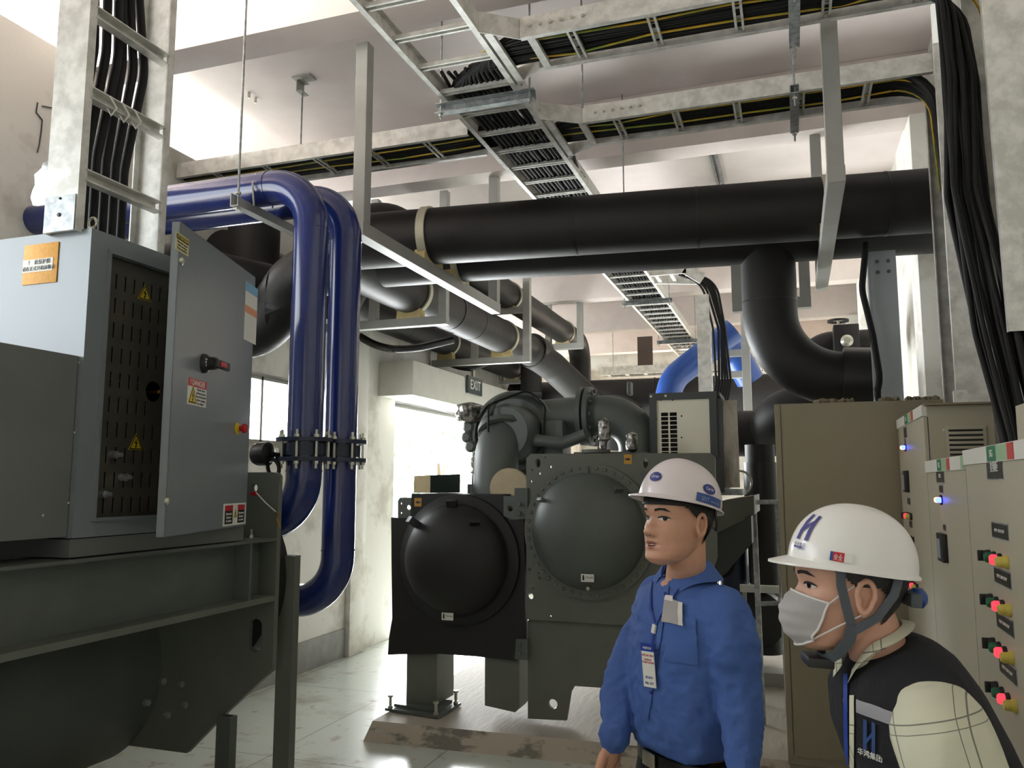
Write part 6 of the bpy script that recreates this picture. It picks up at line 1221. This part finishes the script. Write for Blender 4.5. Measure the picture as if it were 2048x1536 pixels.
def strap(pts, w_, nm='chin_strap', m=STRAP, par=None):
    P = [M2 @ V(p) for p in pts]; mb = MB(); n = len(P)
    for i in range(n):
        d = (P[min(i+1, n-1)]-P[max(i-1, 0)]).normalized(); o = (M2.to_3x3() @ V((0, 1 if pts[i][1] >= 0 else -1, 0))); s = d.cross(o).normalized()*w_/2; mb.v += [P[i]-s-o*.001, P[i]+s-o*.001, P[i]+s+o*.002, P[i]-s+o*.002]
    for i in range(n-1):
        for q in range(4): mb.f.append([i*4+q, i*4+(q+1) % 4, (i+1)*4+(q+1) % 4, (i+1)*4+q])
    mb.f += [[0, 1, 2, 3], [(n-1)*4+q for q in (3, 2, 1, 0)]]; return O(mb, nm, m, par or h2, smooth=40)
for s in (1, -1):
    strap([(.032, s*.084, .045), (.030, s*.080, .01), (.020, s*.079, -.03), (.010, s*.075, -.062)], .016)
    strap([(-.07, s*.072, .035), (-.058, s*.080, .0), (-.030, s*.082, -.04), (.006, s*.077, -.066)], .015)
    strap([(.010, s*.077, -.060), (.014, s*.070, -.085), (.028, s*.052, -.112), (.040, s*.030, -.126), (.046, s*.0, -.130)], .020)
O(MB().box((-.020, -.035, -.010), (.026, .035, .008)).xf(M2 @ Matrix.Translation((.048, 0, -.134))), 'chin_clasp', BLK, h2, bevel=.004)
O(MB().lathe([(.016, 0), (.018, .004), (.018, .018), (.012, .024)], M2 @ V((-.112, .0, -.012)), M2.to_3x3() @ V((-1, 0, 0)), 20), 'adjust_knob', BLUEB, h2); O(MB().box((-.02, -.05, -.012), (.0, .05, .012)).xf(M2 @ Matrix.Translation((-.095, 0, -.012))), 'nape_band', STRAP, h2, bevel=.004)
# cream shirt and dark vest
mb = MB(); loft(mb, [(nb2+tu*.02, lb2, .060, tf, .056), (tc(.015), lb2, .10, tf, .07), (tc(.045), lb2, .15, tf, .088), (tc(.12), lb2, .178, tf, .112), (tc(.30), lb2, .170, tf, .118), (tc(.50), lb2, .165, tf, .118)], 48)
for a, b_, c in ((sL, eL2, wL2), (sR, eR2, wR2)): limb(mb, [a+(tc(.07)-a)*.25, a+V((0, 0, -.05)), b_, c+(b_-c)*.15, c], [.072, .078, .066, .046, .040], 28)
sm = fuse(mb, .007, 4, folds(.005, 10, V((4, 2, 6)), (1, 1, .6)))
m = CREAMS; nt = m.node_tree; b = nt.nodes['Principled BSDF']; N = nt.nodes.new; L = nt.links.new; prev = b.inputs['Base Color'].links[0].from_socket    # thin dark check lines
geo = N('ShaderNodeNewGeometry'); mp = N('ShaderNodeMapping'); mp.inputs['Rotation'].default_value = (.15, .25, .3); L(geo.outputs['Position'], mp.inputs[0]); sep = N('ShaderNodeSeparateXYZ'); L(mp.outputs[0], sep.inputs[0])
for ax in (0, 2):
    for o_ in (0, .014):
        a_ = N('ShaderNodeMath'); a_.operation = 'ADD'; a_.inputs[1].default_value = 9.03+o_; L(sep.outputs[ax], a_.inputs[0]); md = N('ShaderNodeMath'); md.operation = 'MODULO'; md.inputs[1].default_value = .11; L(a_.outputs[0], md.inputs[0]); lt = N('ShaderNodeMath'); lt.operation = 'LESS_THAN'; lt.inputs[1].default_value = .0014 if o_ else .0022; L(md.outputs[0], lt.inputs[0])
        mx = N('ShaderNodeMixRGB'); mx.inputs[2].default_value = rgb(120, 122, 108); L(lt.outputs[0], mx.inputs[0]); L(prev, mx.inputs[1]); prev = mx.outputs[0]
L(prev, b.inputs['Base Color'])
me_obj('shirt', sm, CREAMS, m2, smooth=80)
collar(nb2+tu*.048+tf*.004, tf, lb2, .063, .064, 0, .004, .012, CREAMS, m2, tu, .42)
mb = MB(); loft(mb, [(tc(-.026, -.012), lb2, .070, tf, .060), (tc(-.005, -.008), lb2, .120, tf, .086), (tc(.022, -.004), lb2, .168, tf, .106), (tc(.09), lb2, .190, tf, .124), (tc(.18), lb2, .186, tf, .132), (tc(.34, .004), lb2, .184, tf, .136), (tc(.50, .004), lb2, .182, tf, .134), (tc(.60), lb2, .182, tf, .132)], 56)
vm = fuse(mb, .007, 4, folds(.004, 9, V((8, 2, 1)), (1, 1, .5))); treeV = bvh(vm); me_obj('vest', vm, VEST, m2, smooth=80)
for q in ([(1716, 1400), (1788, 1424), (1790, 1452), (1716, 1424)], [(1690, 1398), (1699, 1398), (1700, 1424), (1692, 1422)]): cpatch(treeV, q, 8, 3, 'reflective_band', REFL, m2, .004)
cpatch(treeV, [(1702, 1392), (1711, 1392), (1711, 1560), (1702, 1560)], 2, 20, 'zip_edge', CREAMS, m2, .003)
cpatch(treeV, [(1691, 1350), (1699, 1350), (1702, 1540), (1694, 1540)], 2, 20, 'lanyard_strap', LANY, m2, .005)
for q in ([(1731, 1437), (1738, 1440), (1738, 1500), (1731, 1497)], [(1748, 1443), (1755, 1446), (1755, 1506), (1748, 1503)], [(1738, 1476), (1748, 1464), (1748, 1474), (1738, 1486)]): cpatch(treeV, q, 2, 6, 'letter_mark', LOGO, m2, .005)
a = cast(treeV, 1745, 1508, .006)
if a: txt('华鸿集团', .012, quadframe(a, fb2*.8+lb2*.6+V((0, 0, .1)), (0.05, 0, 1)), WHT, m2)
mb = MB(); loft(mb, [(tc(.50), lb2, .165, tf, .12), (hip2+U*.04, lb2, .172, fb2, .125), (hip2-U*.06, lb2, .172, fb2, .12)], 40)
for s in (1, -1): h_ = hip2+lb2*.085*s; limb(mb, [h_, V((h_.x-.05, h_.y, .48)), V((h_.x+.02, h_.y, .14))], [.098, .074, .060], 28)
me_obj('trousers', fuse(mb, .009, 3), TROU, m2, smooth=80)
for s in (1, -1):
    c = V((hip2.x+.02, hip2.y, 0))+lb2*.095*s+fb2*.05; Mx = Matrix(((fb2.x, lb2.x, 0), (fb2.y, lb2.y, 0), (0, 0, 1))); sh = MB(); sh.ell(c+U*.045, (.14, .05, .048), 16, Mx); sh.ell(c-fb2*.06+U*.06, (.055, .044, .06), 12, Mx)
    for p in sh.v: p.z = max(p.z, .001)
    me_obj('shoe', fuse(sh, .006, 2), SHOE, m2, smooth=60)
# ================================================================ put every empty at the base of its thing
bpy.context.view_layer.update()
def desc(o):
    for ch in o.children: yield ch; yield from desc(ch)
for th in _THINGS:
    pts = [o.matrix_world @ V(c) for o in desc(th) if o.type == 'MESH' for c in o.bound_box]
    if not pts: continue
    lo = V((min(p.x for p in pts), min(p.y for p in pts), min(p.z for p in pts))); hi = V((max(p.x for p in pts), max(p.y for p in pts), max(p.z for p in pts)))
    n = V(((lo.x+hi.x)/2, (lo.y+hi.y)/2, lo.z)); d = n-th.location
    th.location = n
    for ch in th.children: ch.location = ch.location-d
for o in bpy.context.scene.objects:
    if '_w' in o: del o['_w']
bpy.context.view_layer.update()
